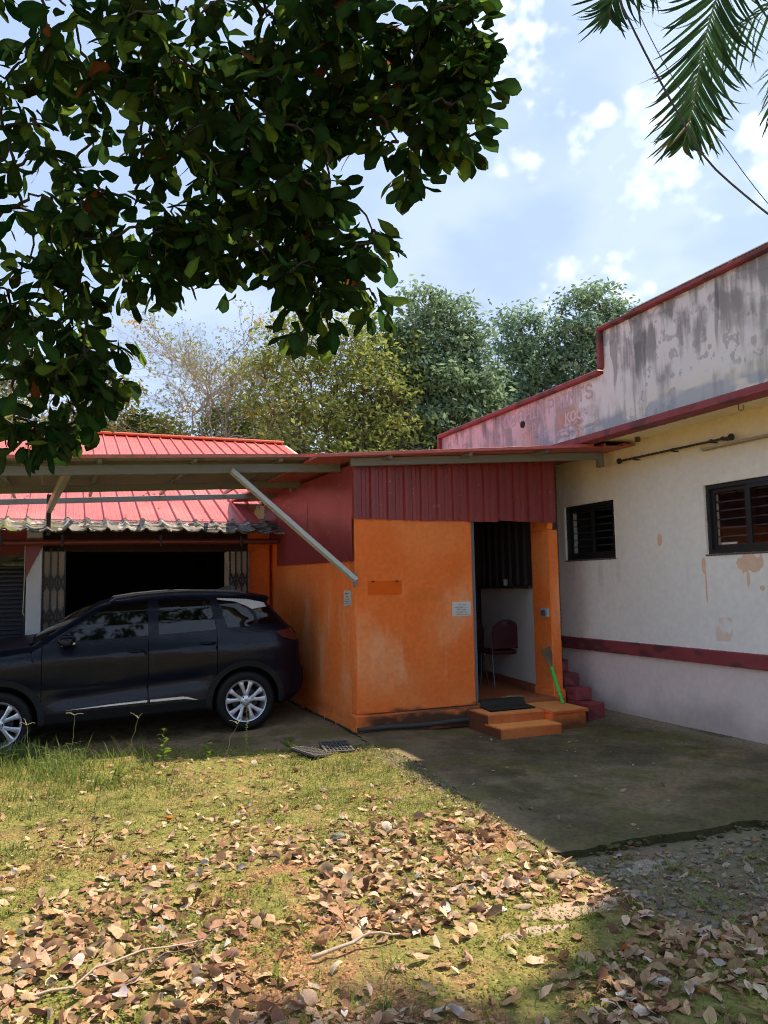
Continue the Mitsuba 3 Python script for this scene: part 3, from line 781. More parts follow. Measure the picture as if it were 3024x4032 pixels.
def make_chair(px, py, rz, label):
    c = thing('banquet_chair', label, 'chair', 'chairs inside the booth')
    M = trimesh.transformations.translation_matrix((px, py, FLOOR)) @ trimesh.transformations.rotation_matrix(rz, (0, 0, 1))

    def put(k, m, mat, col, **kw):
        m.apply_transform(M)
        add(c + '__' + k, m, mat, col=col, **kw)
    th = np.linspace(0, np.pi, 17)
    outl = [(-0.19, 0.50)] + [(-0.205 + 0.0 * t, 0.70) for t in (0,)] + [(-0.205 * math.cos(t), 0.72 + 0.17 * math.sin(t)) for t in th] + [(0.205, 0.70), (0.19, 0.50)]
    bk = prism(Polygon(outl).buffer(-0.012).difference(sbox(-0.05, 0.83, 0.05, 0.855).buffer(0.008)), 'y', -0.22, -0.175)
    put('backrest', bk, 'vc', (0.055, 0.010, 0.014))
    put('seat', bx(-0.21, 0.21, -0.18, 0.22, 0.43, 0.485, 0.02), 'vc', (0.055, 0.010, 0.014))
    put('back_frame', tube([(x, -0.20, z) for x, z in [(-0.19, 0.43)] + outl + [(0.19, 0.43)]], 0.011, 8), 'vc_satin', (0.05, 0.05, 0.055), smooth=40)
    for sx in (-1, 1):
        for ya, yb in ((-0.19, -0.27), (0.19, 0.22)):
            put('leg', tube([(sx * 0.19, ya, 0.44), (sx * 0.2, yb, 0.0)], 0.011, 8), 'vc_satin', (0.05, 0.05, 0.055), smooth=40)


make_chair(5.48, 9.22, math.radians(-8), 'maroon banquet chair with rounded back standing by the white inner wall')
make_chair(5.12, 9.6, math.radians(20), 'dark chair mostly hidden in the shadow left of the doorway')

# broom with green handle leaning against the pillar
BR = thing('broom', 'grass broom with bright green handle leaning upside down against the pillar', 'broom')
bp0, bp1 = np.array([5.44, 7.76, 0.160]), np.array([5.46, 8.00, 0.56])
add(BR + '__handle', tube([bp0, bp0 * 0.5 + bp1 * 0.5 + [0, 0, 0], bp1], [0.017, 0.019, 0.020], 10), 'vc_satin', col=(0.03, 0.55, 0.06), smooth=40)
rb = np.random.default_rng(8)
brs = []
dirb = (bp1 - bp0) / np.linalg.norm(bp1 - bp0)
for i in range(170):
    a, rr = rb.uniform(0, 2 * np.pi), rb.uniform(0, 1) ** 0.5
    o = np.array([math.cos(a), 0.55 * math.sin(a), 0]) * rr
    L = rb.uniform(0.20, 0.30)
    tip = bp1 + dirb * L + o * 0.085 + np.array([0.05 * rb.random() ** 3, -0.02, -0.02 * rr])
    mid = bp1 + dirb * L * 0.5 + o * 0.05
    brs.append(tube([bp1 - dirb * 0.03 + o * 0.014, mid, tip], [0.0022, 0.002, 0.0012], 4, cap=False))
add(BR + '__bristles', cat(brs), 'vc', col=(0.20, 0.135, 0.07), kind='stuff')

# ------------------------------------------------------------------ carport canopy


def can_z(x):
    return 2.93 + 0.050 * (x - 0.7)


CP = thing('carport_canopy', 'grey steel framed carport canopy with pink sheets sheltering the dark car', 'canopy')
a = math.atan(0.05)
for i in range(27):
    x0 = -4.0 + 0.25 * i
    w = 0.249 if x0 + 0.25 < 2.86 else max(0.03, 2.86 - x0)
    m = cat([bx(0, w, 0, 2.45, 0, 0.005), bx(0.0, 0.03, 0, 2.45, 0.0052, 0.028)])
    M = np.eye(4)
    M[:3, 0], M[:3, 2] = (math.cos(a), 0, math.sin(a)), (-math.sin(a), 0, math.cos(a))
    M[:3, 3] = (x0, 8.2, can_z(x0))
    m.apply_transform(M)
    add(CP + '__roof_sheet', m, 'vc', col=(0.25, 0.235, 0.195))
add(CP + '__edge_trim', bar((-4, 8.192, can_z(-4) + 0.012), (2.75, 8.192, can_z(2.75) + 0.012), 0.012, 0.036), 'pink_sheet')
for y, hh in ((8.45, 0.10), (10.1, 0.085), (11.5, 0.075)):
    add(CP + '__beam', bar((-4, y, can_z(-4) - 0.042 - hh / 2), (2.95, y, can_z(2.95) - 0.042 - hh / 2), 0.06, hh, bev=0.004), 'steel')
for x in (-1.55, -0.62, 0.32, 1.27, 2.2):
    add(CP + '__purlin', bar((x, 8.25, can_z(x) - 0.021), (x, 11.45, can_z(x) - 0.021), 0.04, 0.038), 'steel')
add(CP + '__brace', bar((1.68, 8.40, can_z(1.68) - 0.12), (2.985, 8.04, 1.635), 0.05, 0.10, up=(0, -1, 0.1), bev=0.004), 'vc_satin', col=(0.40, 0.42, 0.40))
add(CP + '__brace', bar((0.03, 8.44, 2.82), (-0.19, 11.0, 2.64), 0.07, 0.09, bev=0.004), 'vc_satin', col=(0.36, 0.34, 0.31))
add(CP + '__post', bx(-0.22, -0.165, 11.0, 11.06, 2.30, can_z(-.19) - 0.045, 0.003), 'dark_metal')

# ------------------------------------------------------------------ long building with the pink pitched roof
L_ = thing('pink_roof_building', 'long low building with pitched pink sheet roof and crumbling grey eave', 'building')
EY, EZ, RY, RZ = 11.0, 2.375, 18.6, 5.10
pitch = 0.2485
sl = math.atan2(RZ - EZ, RY - EY)
slen = math.hypot(RZ - EZ, RY - EY)


def on_roof(m, x0, y0=0.0):
    M = np.eye(4)
    M[:3, 1], M[:3, 2] = (0, math.cos(sl), math.sin(sl)), (0, -math.sin(sl), math.cos(sl))
    M[:3, 3] = (x0, EY + y0 * math.cos(sl), EZ + y0 * math.sin(sl))
    m.apply_transform(M)
    return m


rr = np.random.default_rng(11)
for i in range(42):
    x0 = -5.45 + pitch * i
    right_cut = 2.9 if x0 < 2.9 else None
    if x0 + pitch <= 2.96:
        ys, ye = 0.44, slen
    else:
        ys, ye = 1.6, slen
    w = pitch - 0.001
    prof = Polygon([(0, 0), (0.008, 0.034), (0.032, 0.034), (0.040, 0.003), (0.10, 0.003), (0.108, 0.007), (0.116, 0.003), (0.170, 0.003), (0.178, 0.007), (0.186, 0.003), (w, 0.003), (w, -0.004), (0, -0.004)])
    m = prism(prof, 'y', ys, ye)
    on_roof(m, x0)
    add(L_ + '__roof_sheet', m, 'pink_sheet')
    # crumbled cement-sheet eave under each rib
    if x0 + pitch <= 3.0:
        nu, nv = 13, 12
        us = np.linspace(0, pitch, nu)
        cut = np.array([-0.055 - 0.03 * nz([[(x0 + u) * 9, 1, 0]])[0] + 0.03 * (rr.random() < 0.2) + 0.05 * max(0, 1 - abs(x0 - 1.0) / 1.1) for u in us])
        V_ = []
        for (zt) in (0.0, -0.022):
            for j in range(nv):
                for q, u in enumerate(us):
                    yy = cut[q] + (0.50 + 0.08 * nz([[(x0 + u) * 6, 5, 0]])[0] - cut[q]) * j / (nv - 1)
                    hgt = -0.004 + 0.012 * min(1, (0.55 - yy) / 0.3) + 0.040 * math.exp(-((u - 0.025) / 0.035) ** 2) + 0.040 * math.exp(-((u - 0.025 - pitch) / 0.035) ** 2) + 0.010 * (nz([[(x0 + u) * 20, yy * 30, 2]])[0] - 0.5)
                    V_.append((u, yy, hgt + zt))
        q = (np.arange(nv - 1)[:, None] * nu + np.arange(nu - 1)[None]).ravel()
        f = np.vstack([np.stack([q, q + 1, q + nu + 1], 1), np.stack([q, q + nu + 1, q + nu], 1)])
        e = np.arange(nu - 1)
        n0 = nu * nv
        side = np.vstack([np.stack([e, e + n0, e + n0 + 1], 1), np.stack([e, e + n0 + 1, e + 1], 1)])
        m = trimesh.Trimesh(np.array(V_), np.vstack([f, f[:, ::-1] + n0, side]), process=False)
        on_roof(m, x0)
        add(L_ + '__eave_sheet', m, 'cement_eave', smooth=50)
add(L_ + '__ridge_cap', bar((-5.5, RY, RZ + 0.03), (5.0, RY, RZ + 0.03), 0.30, 0.06, bev=0.02), 'vc_satin', col=(0.62, 0.13, 0.06))
add(L_ + '__gable_wall', prism(Polygon([(EY + 0.5, -0.3), (22.4, -0.3), (22.4, 3.4), (RY, RZ - 0.03), (EY + 0.5, 2.5)]), 'x', 5.0, 5.1), 'vc', col=(0.5, 0.45, 0.4))
add(L_ + '__rear_roof', prism(Polygon([(RY + 0.02, RZ - 0.01), (22.5, 3.4), (22.5, 3.38), (RY + 0.02, RZ - 0.03)]), 'x', -5.45, 5.0), 'pink_sheet')
# front: lintel, pipe gutter, piers, gates, dark hall behind
GY = 11.75
GT = add(L_ + '__gutter_pipe', tube([(-4.0, 11.22, 2.205), (-0.6, 11.22, 2.215), (0.8, 11.22, 2.235), (2.0, 11.22, 2.24), (2.93, 11.22, 2.25)], 0.042, 12), 'vc_satin', col=(0.17, 0.035, 0.022), smooth=40)
for x in (-0.75, -0.02, 1.25, 2.38):
    add(L_ + '__pipe_clip', bx(x - 0.016, x + 0.016, 11.17, 11.27, 2.17, 2.33, 0.004), 'dark_metal')
add(L_ + '__lintel', bx(-0.20, 2.93, GY, GY + 0.2, 2.12, 2.6), 'vc', col=(0.05, 0.02, 0.018))
add(L_ + '__right_pier', bx(2.60, 2.93, GY - 0.05, GY + 0.25, -0.4, 2.55, 0.01), 'orange')
add(L_ + '__left_pier', bx(-0.46, -0.27, 11.48, GY + 0.2, -0.4, 2.42, 0.006), 'vc', col=(0.68, 0.69, 0.73))
add(L_ + '__pier_flashing', prism(Polygon([(-0.472, 2.30), (-0.268, 2.30), (-0.272, 2.17), (-0.40, 1.90), (-0.46, 1.76), (-0.472, 1.74)]), 'y', 11.465, 11.479), 'maroon_sheet')
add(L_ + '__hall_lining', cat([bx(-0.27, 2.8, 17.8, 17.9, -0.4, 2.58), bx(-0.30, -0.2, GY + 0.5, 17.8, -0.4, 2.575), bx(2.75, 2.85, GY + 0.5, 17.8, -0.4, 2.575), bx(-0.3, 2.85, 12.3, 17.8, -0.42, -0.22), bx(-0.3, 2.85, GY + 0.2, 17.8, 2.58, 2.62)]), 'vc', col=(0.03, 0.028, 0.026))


def gate(x0, x1, ncol, label):
    g = thing('folding_gate', label, 'gate', 'folded lattice gates at the hall')
    xs = np.linspace(x0, x1, ncol + 1)
    for x in xs:
        add(g + '__upright', bx(x - 0.011, x + 0.011, GY - 0.16, GY - 0.135, -0.17, 2.16), 'dark_metal')
    z = 0.05
    while z < 2.0:
        for k in range(ncol):
            a, b = xs[k], xs[k + 1]
            h = 0.24
            for s in (0, 1):
                p, q = ((a, z), (b, z + h)) if s == 0 else ((a, z + h), (b, z))
                add(g + '__lattice_strip', bar((p[0], GY - 0.166 - 0.006 * s, p[1]), (q[0], GY - 0.166 - 0.006 * s, q[1]), 0.004, 0.024, up=(0, 0.01, 1)), 'dark_metal')
        z += 0.30 if int(z * 10) % 2 == 0 else 0.46


gate(-0.255, 0.02, 3, 'folded black lattice gate at the left end of the dark hall')
gate(2.30, 2.56, 3, 'folded black lattice gate at the right end of the dark hall beside the orange pier')
for a, b in ((-0.27, 0.025), (2.28, 2.598)):
    add(L_ + '__wall_behind_gate', bx(a, b, GY - 0.10, GY + 0.19, -0.3, 2.118), 'vc', col=(0.55, 0.44, 0.34))

# shop with rolling shutter at the far left
SHp = thing('shutter_shop', 'neighbouring shop with a dark rolling shutter and pink roof at the far left', 'shop')
for i in range(34):
    z = -0.15 + 0.062 * i
    add(SHp + '__shutter_slat', prism(Polygon([(12.30, z), (12.278, z + 0.012), (12.274, z + 0.036), (12.29, z + 0.058), (12.32, z + 0.058), (12.32, z)]), 'x', -3.2, -0.52), 'vc_satin', col=(0.045, 0.05, 0.075))
add(SHp + '__shutter_back', bx(-3.2, -0.52, 12.325, 12.36, -0.3, 2.1), 'dark_metal')
add(SHp + '__shutter_frame', bx(-0.52, -0.47, 12.2, 12.4, -0.4, 2.3), 'dark_metal')
add(SHp + '__head_beam', bx(-3.2, -0.52, 12.24, 12.4, 1.97, 2.1), 'dark_metal')
m = prism(Polygon([(11.7, 1.98), (13.6, 2.55), (13.6, 2.53), (11.7, 1.955)]), 'x', -3.2, -0.5)
add(SHp + '__roof', m, 'pink_sheet')
add(SHp + '__eave_sheet', prism(Polygon([(11.5, 1.95), (11.95, 2.085), (11.95, 2.055), (11.5, 1.92)]), 'x', -3.2, -0.49), 'cement_eave')
add('white_wire', tube([(-0.48, 11.44, 2.25), (-0.482, 11.44, 1.7), (-0.488, 11.44, 1.40), (-0.49, 11.43, 1.29), (-0.475, 11.43, 1.26)], 0.006, 6), 'vc', col=(0.5, 0.5, 0.48), label='thin white wire hanging down the left pier', cat='wire')

# ------------------------------------------------------------------ the car
CAR = thing('parked_car', 'dark navy sport utility car with silver alloy wheels parked side-on under the canopy', 'car')
CA = math.atan2(0.10, 2.6)
Fv = np.array([-math.cos(CA), math.sin(CA), 0.0])
Sv = np.array([-Fv[1], Fv[0], 0.0])
if Sv[1] > 0:
    Sv = -Sv            # Sv points to the near side (towards the viewer)
HW = 0.895
ax0 = np.array([1.985, 9.06, 0.0]) - Sv * HW
zr, zf = -0.073, -0.150


def car_pt(u, s, z):
    """u forward of the rear axle, s towards the near side, z above the ground."""
    u, s, z = np.broadcast_arrays(np.asarray(u, float), s, z)
    g = zr + (zf - zr) * u / 2.6
    return ax0 + u[..., None] * Fv + s[..., None] * Sv + (z + g)[..., None] * np.array([0, 0, 1.0])


TOP = [(3.37, 0.22), (3.44, 0.32), (3.465, 0.50), (3.455, 0.70), (3.42, 0.86), (3.34, 0.965), (3.20, 1.02), (2.95, 1.065), (2.65, 1.10), (2.42, 1.125), (2.30, 1.13),
       (2.12, 1.245), (1.90, 1.375), (1.69, 1.50), (1.60, 1.54), (1.45, 1.575), (1.2, 1.603), (0.9, 1.618), (0.6, 1.615), (0.3, 1.60), (0.0, 1.57), (-0.20, 1.545), (-0.34, 1.52),
       (-0.30, 1.46), (-0.33, 1.42), (-0.45, 1.28), (-0.57, 1.14), (-0.65, 1.06), (-0.675, 0.95), (-0.68, 0.80), (-0.70, 0.70), (-0.745, 0.60), (-0.745, 0.48), (-0.70, 0.38), (-0.58, 0.30)]
PROF = Polygon(TOP + [(-0.4, 0.26), (3.2, 0.22)])
_ring = PROF.exterior


def dist_ring(u, z):
    import shapely
    return shapely.distance(shapely.points(np.ravel(u), np.ravel(z)), _ring).reshape(np.shape(u))


def half_w(u, z, inset=0.0):
    u, z = np.asarray(u, float), np.asarray(z, float)
    y = np.interp(z, [0.2, 0.3, 0.40, 0.52, 0.66, 0.80, 0.92, 0.985, 1.03, 1.09, 1.15, 1.30, 1.45, 1.55, 1.62], [0.82, 0.86, 0.872, 0.870, 0.866, 0.884, 0.898, 0.900, 0.886, 0.866, 0.842, 0.782, 0.712, 0.655, 0.60])
    y = y - 0.20 * np.clip((-0.30 - u) / 0.45, 0, 1.2) ** 2 - 0.24 * np.clip((u - 2.75) / 0.72, 0, 1.1) ** 2.2
    y = y - 0.06 * np.clip((0.5 - u) / 0.9, 0, 1) ** 2 * sst(1.1, 1.3, z)
    # haunches above the wheels
    for uc in (0.0, 2.6):
        y = y + 0.016 * np.exp(-((u - uc) / 0.42) ** 2) * np.exp(-((z - 0.84) / 0.16) ** 2)
    # crease rising to the rear on the doors
    zc = 0.60 + 0.06 * (1.9 - u)
    y = y - 0.016 * np.exp(-((z - zc + 0.05) / 0.07) ** 2) * sst(0.35, 0.6, u) * sst(2.2, 1.9, u)
    d = dist_ring(u, z)
    y = y - 0.055 * np.clip(1 - d / 0.075, 0, 1) ** 2
    return y - inset


def side_mesh(poly, off=0.0, thick=0.0, maxe=0.055, sgn=1):
    polys = [g for g in getattr(poly, 'geoms', [poly]) if g.area > 1e-6]
    out = []
    for g in polys:
        m = trimesh.creation.extrude_polygon(g.segmentize(0.06), 1.0, engine='earcut')
        keep = np.all(m.vertices[m.faces][:, :, 2] > 0.5, axis=1)
        v2, f2 = m.vertices[:, :2], m.faces[keep]
        v3, f3 = trimesh.remesh.subdivide_to_size(np.c_[v2, np.zeros(len(v2))], f2, maxe)
        t = trimesh.Trimesh(v3, f3, process=True)
        v3, f3 = np.array(t.vertices), np.array(t.faces)
        y = half_w(v3[:, 0], v3[:, 1]) + off
        if thick > 0:
            e = t.edges_sorted
            n = len(v3)
            uniq, idx, cnt = np.unique(t.edges_sorted, axis=0, return_index=True, return_counts=True)
            bo = t.edges[idx[cnt == 1]]
            P = np.vstack([car_pt(v3[:, 0], y * sgn, v3[:, 1]), car_pt(v3[:, 0], (y - thick) * sgn, v3[:, 1])])
            F = np.vstack([f3, f3[:, ::-1] + n, np.stack([bo[:, 1], bo[:, 0], bo[:, 0] + n], 1), np.stack([bo[:, 1], bo[:, 0] + n, bo[:, 1] + n], 1)])
        else:
            P, F = car_pt(v3[:, 0], y * sgn, v3[:, 1]), f3
        m = trimesh.Trimesh(P, F, process=False)
        # outward orientation: towards +Sv on the near side
        nn = np.cross(P[F[0, 1]] - P[F[0, 0]], P[F[0, 2]] - P[F[0, 0]])
        if (nn @ Sv) * sgn < 0:
            m = trimesh.Trimesh(P, F[:, ::-1], process=False)
        out.append(m)
    return cat(out)


def loft(pts, crown, off=0.0, n=15, frac=1.0):
    """A strip across the car following the profile points (u, z)."""
    pts = np.array(LineStr(pts), float)
    u, z = pts[:, 0], pts[:, 1]
    tx, tz = np.gradient(u), np.gradient(z)
    L = np.hypot(tx, tz)
    nu_, nz_ = -tz / L, tx / L
    if (nu_ * (u - 1.2) + nz_ * (z - 0.8)).sum() < 0:
        nu_, nz_ = -nu_, -nz_
    s = np.linspace(-1, 1, n)
    w = half_w(u, z)
    c = (np.broadcast_to(crown, (len(u),))[:, None]) * (1 - s[None] ** 2) + off
    U, Z = u[:, None] + nu_[:, None] * c, z[:, None] + nz_[:, None] * c
    P = car_pt(U, w[:, None] * s[None] * frac, Z).reshape(-1, 3)
    q = (np.arange(len(u) - 1)[:, None] * n + np.arange(n - 1)[None]).ravel()
    f = np.vstack([np.stack([q, q + n, q + n + 1], 1), np.stack([q, q + n + 1, q + 1], 1)])
    return trimesh.Trimesh(P, f, process=False)


def LineStr(pts):
    from shapely.geometry import LineString
    return LineString(pts).segmentize(0.05).coords


i_ = {k: TOP.index(k) for k in [(2.30, 1.13), (1.69, 1.50), (-0.34, 1.52), (-0.30, 1.46), (-0.57, 1.14), (-0.68, 0.80), (3.42, 0.86), (3.34, 0.965)]}
add(CAR + '__front_bumper', loft(TOP[:i_[(3.42, 0.86)] + 1], 0.10), 'car_black', smooth=40)
add(CAR + '__hood', loft(TOP[i_[(3.42, 0.86)]:i_[(2.30, 1.13)] + 1], np.r_[0.09]), 'car_paint', smooth=40)
add(CAR + '__windshield', loft(TOP[i_[(2.30, 1.13)]:i_[(1.69, 1.50)] + 1], 0.07), 'car_glass', smooth=40)
add(CAR + '__roof', loft(TOP[i_[(1.69, 1.50)]:i_[(-0.34, 1.52)] + 1], 0.035), 'car_paint', smooth=40)
add(CAR + '__spoiler', loft(TOP[i_[(-0.34, 1.52)]:i_[(-0.30, 1.46)] + 1], 0.02), 'car_black', smooth=40)
add(CAR + '__rear_window', loft(TOP[i_[(-0.30, 1.46)]:i_[(-0.57, 1.14)] + 1], 0.06), 'car_glass', smooth=40)
add(CAR + '__tailgate', loft(TOP[i_[(-0.57, 1.14)]:i_[(-0.68, 0.80)] + 1], 0.07), 'car_paint', smooth=40)
add(CAR + '__rear_bumper', loft(TOP[i_[(-0.68, 0.80)]:], 0.08), 'car_black', smooth=40)
add(CAR + '__underbody', cat([loft([(-0.58, 0.30), (-0.4, 0.26)], 0, frac=0.9), loft([(-0.4, 0.26), (3.2, 0.22), (3.37, 0.22)], 0, frac=0.62)]), 'car_black')

RW = 0.345
arch = lambda uc, r: Point(uc, RW + 0.01).buffer(r, 32)
ARCHES = unary_union([arch(0, 0.40), arch(2.6, 0.40), sbox(-0.40, 0.1, 0.40, RW), sbox(2.2, 0.1, 3.0, RW)])
BELT = [(2.42, 1.128), (2.0, 1.142), (0.9, 1.150), (0.2, 1.172), (-0.14, 1.19), (-0.56, 1.15)]
low = Polygon(BELT + [(-2, 1.1), (-2, 0), (4, 0), (4, 1.2), (2.6, 1.13)]).buffer(0)
lower = PROF.intersection(low).difference(ARCHES)
upper = PROF.difference(low)
W_f = Polygon([(2.06, 1.165), (1.58, 1.485), (1.46, 1.525), (1.10, 1.555), (1.09, 1.168)])
W_r = Polygon([(0.975, 1.17), (0.972, 1.548), (0.40, 1.525), (0.335, 1.185)])
W_q = Polygon([(0.20, 1.195), (0.30, 1.515), (0.10, 1.485), (-0.03, 1.425), (-0.115, 1.31), (-0.12, 1.25), (-0.06, 1.205)])
W_b = Polygon([(-0.17, 1.222), (-0.155, 1.33), (-0.12, 1.385), (-0.285, 1.405), (-0.43, 1.20)])
GARN = Polygon([(0.31, 1.545), (0.30, 1.525), (0.10, 1.495), (-0.035, 1.435), (-0.10, 1.395), (-0.285, 1.415), (-0.25, 1.465), (-0.05, 1.515)])
for sgn in (1, -1):
    add(CAR + '__greenhouse', side_mesh(upper.difference(unary_union([W_f.buffer(0.004), W_r.buffer(0.004), W_q.buffer(0.004), W_b.buffer(0.003), GARN.buffer(0.002)])), sgn=sgn, thick=0.02), 'car_paint', smooth=35)
    for poly, up_ in ((W_q, 'quarter_window'), (W_b, 'rear_side_glass')):
        add(CAR + '__' + up_, side_mesh(poly.buffer(0.002), off=-0.006, sgn=sgn), 'car_glass', smooth=35)
    add(CAR + '__pillar_trim', side_mesh(GARN, off=0.006, thick=0.012, sgn=sgn), 'vc_satin', col=(0.55, 0.56, 0.55), smooth=35, label='silver trim on the rear roof pillar' if sgn == 1 else None)
    # panels
    gap = 0.0035
    cuts = [('front_fender', 2.185, 4.0), ('door', 1.09, 2.185), ('door', 0.33, 1.09), ('rear_quarter', -2, 0.33)]
    body = lower.difference(sbox(-2, 0, 4, 0.405).difference(sbox(-2, 0, -0.40, 0.5)))
    for nm, a, b in cuts:
        pg = body.intersection(sbox(a + gap, 0, b - gap, 3))
        k = add(CAR + '__' + nm, side_mesh(pg, sgn=sgn, thick=0.012), 'car_paint', smooth=35)
        if nm == 'door':
            wpoly = W_f if a > 1 else W_r
            add(k + '__window', side_mesh(wpoly.buffer(0.002), off=-0.006, sgn=sgn), 'car_glass', smooth=35)
            uh = a + 0.13 if a > 1 else a + 0.10
            zh = 1.005 if a > 1 else 1.035
            pts = [car_pt(uh + t, sgn * (half_w(uh + t, zh) + 0.03 * math.sin(math.pi * q)), zh + 0.012 * q) for q, t in zip(np.linspace(0, 1, 9), np.linspace(-0.085, 0.095, 9))]
            add(k + '__handle', tube(pts, [0.008, 0.013, 0.015, 0.015, 0.015, 0.015, 0.015, 0.013, 0.008], 10), 'car_paint', smooth=50)
            u0, u1 = (1.945, 1.10) if a > 1 else (1.085, 0.545)
            if a > 1:
                st_ = Polygon([(1.945, 0.432), (1.10, 0.440), (1.10, 0.462), (1.5, 0.453)])
            else:
                st_ = Polygon([(1.07, 0.437), (0.70, 0.437), (0.545, 0.410), (0.66, 0.455), (0.72, 0.464), (1.07, 0.462)])
            add(k + '__chrome_strip', side_mesh(st_, off=0.022, thick=0.02, maxe=0.04, sgn=sgn), 'alloy', smooth=20)
    sill = lower.intersection(sbox(0.36, 0, 2.24, 0.402))
    add(CAR + '__sill', side_mesh(sill, off=0.006, thick=0.02, sgn=sgn), 'car_black', smooth=35)
    add(CAR + '__front_corner', side_mesh(lower.intersection(sbox(2.9, 0, 4, 0.402)), off=0.003, thick=0.02, sgn=sgn), 'car_black', smooth=35)
    for uc in (0.0, 2.6):
        ringp = arch(uc, 0.455).difference(arch(uc, 0.388)).difference(sbox(-2, 0, 4, 0.30)).intersection(PROF.buffer(-0.004))
        add(CAR + '__arch_cladding', side_mesh(ringp, off=0.014, thick=0.03, maxe=0.04, sgn=sgn), 'vc', col=(0.013, 0.013, 0.013), smooth=30)
        th = np.linspace(-0.15, np.pi + 0.15, 28)
        # wheel well
        A = [car_pt(uc + 0.40 * math.cos(t), sgn * 0.86, RW + 0.01 + 0.40 * math.sin(t)) for t in th] + [car_pt(uc + 0.40 * math.cos(t), sgn * 0.50, RW + 0.01 + 0.40 * math.sin(t)) for t in th]
        n = len(th)
        q = np.arange(n - 1)
        C_ = [car_pt(uc, sgn * 0.50, RW)]
        f = np.vstack([np.stack([q, q + 1, q + n + 1], 1), np.stack([q, q + n + 1, q + n], 1), np.stack([q + n, q + n + 1, q * 0 + 2 * n], 1)])
        add(CAR + '__wheel_well', trimesh.Trimesh(np.array(A + C_), f, process=False), 'car_black')
    # tail lamp, rails, mirror
    tl = Polygon([(-0.34, 1.125), (-0.46, 1.135), (-0.56, 1.145), (-0.60, 1.13), (-0.66, 1.05), (-0.66, 1.01), (-0.60, 1.0), (-0.44, 1.045)]).intersection(PROF.buffer(-0.005))
    add(CAR + '__tail_lamp', side_mesh(tl, off=0.012, thick=0.03, maxe=0.04, sgn=sgn), 'tail_red', smooth=30)
    rp = [(1.50, 1.545), (1.44, 1.585), (1.2, 1.612), (0.9, 1.628), (0.6, 1.628), (0.30, 1.612), (0.05, 1.590), (-0.06, 1.560)]
    add(CAR + '__roof_rail', tube([car_pt(u, sgn * (half_w(u, min(z, 1.56)) - 0.035), z + 0.022) for u, z in rp], [0.008] + [0.014] * 6 + [0.008], 8), 'vc_satin', col=(0.10, 0.10, 0.105), smooth=40)
    mk = fresh(CAR + '__mirror')
    base = []
    sph = trimesh.creation.icosphere(3, 1.0)
    v = sph.vertices.copy()
    v = np.sign(v) * np.abs(v) ** 0.75
    v = v / np.abs(v).max() * [0.085, 0.105, 0.068]
    v[:, 0] *= 1 + 0.25 * v[:, 2] / 0.07
    cpos = (1.935, sgn * 1.005, 1.165)
    scene[mk] = mikit.ply(trimesh.Trimesh(car_pt(cpos[0] + v[:, 0], cpos[1] + v[:, 1], cpos[2] + v[:, 2]), sph.faces if sgn == -1 else sph.faces, process=False), 'car_paint', smooth=True)
    arm = hull(car_pt(np.array([1.99, 1.92, 1.99, 1.92]), sgn * np.array([0.84, 0.84, 0.93, 0.93]), np.array([1.125, 1.125, 1.14, 1.14])), car_pt(np.array([1.98, 1.93]), sgn * np.array([0.93, 0.84]), np.array([1.11, 1.10])))
    add(mk + '__arm', arm, 'car_black')
    add(mk + '__indicator', hull(car_pt(np.array([1.985, 1.85, 1.985, 1.85, 1.98, 1.85]), sgn * np.array([1.085, 1.075, 1.095, 1.085, 1.09, 1.08]), np.array([1.128, 1.142, 1.128, 1.142, 1.148, 1.164]))), 'vc_satin', col=(0.55, 0.42, 0.12))
    hl = Polygon([(3.36, 0.72), (3.12, 0.82), (3.05, 0.90), (3.2, 0.90), (3.38, 0.86)]).intersection(PROF.buffer(-0.006))
    add(CAR + '__headlight', side_mesh(hl, off=0.008, thick=0.02, sgn=sgn), 'vc_satin', col=(0.4, 0.4, 0.4), smooth=30)


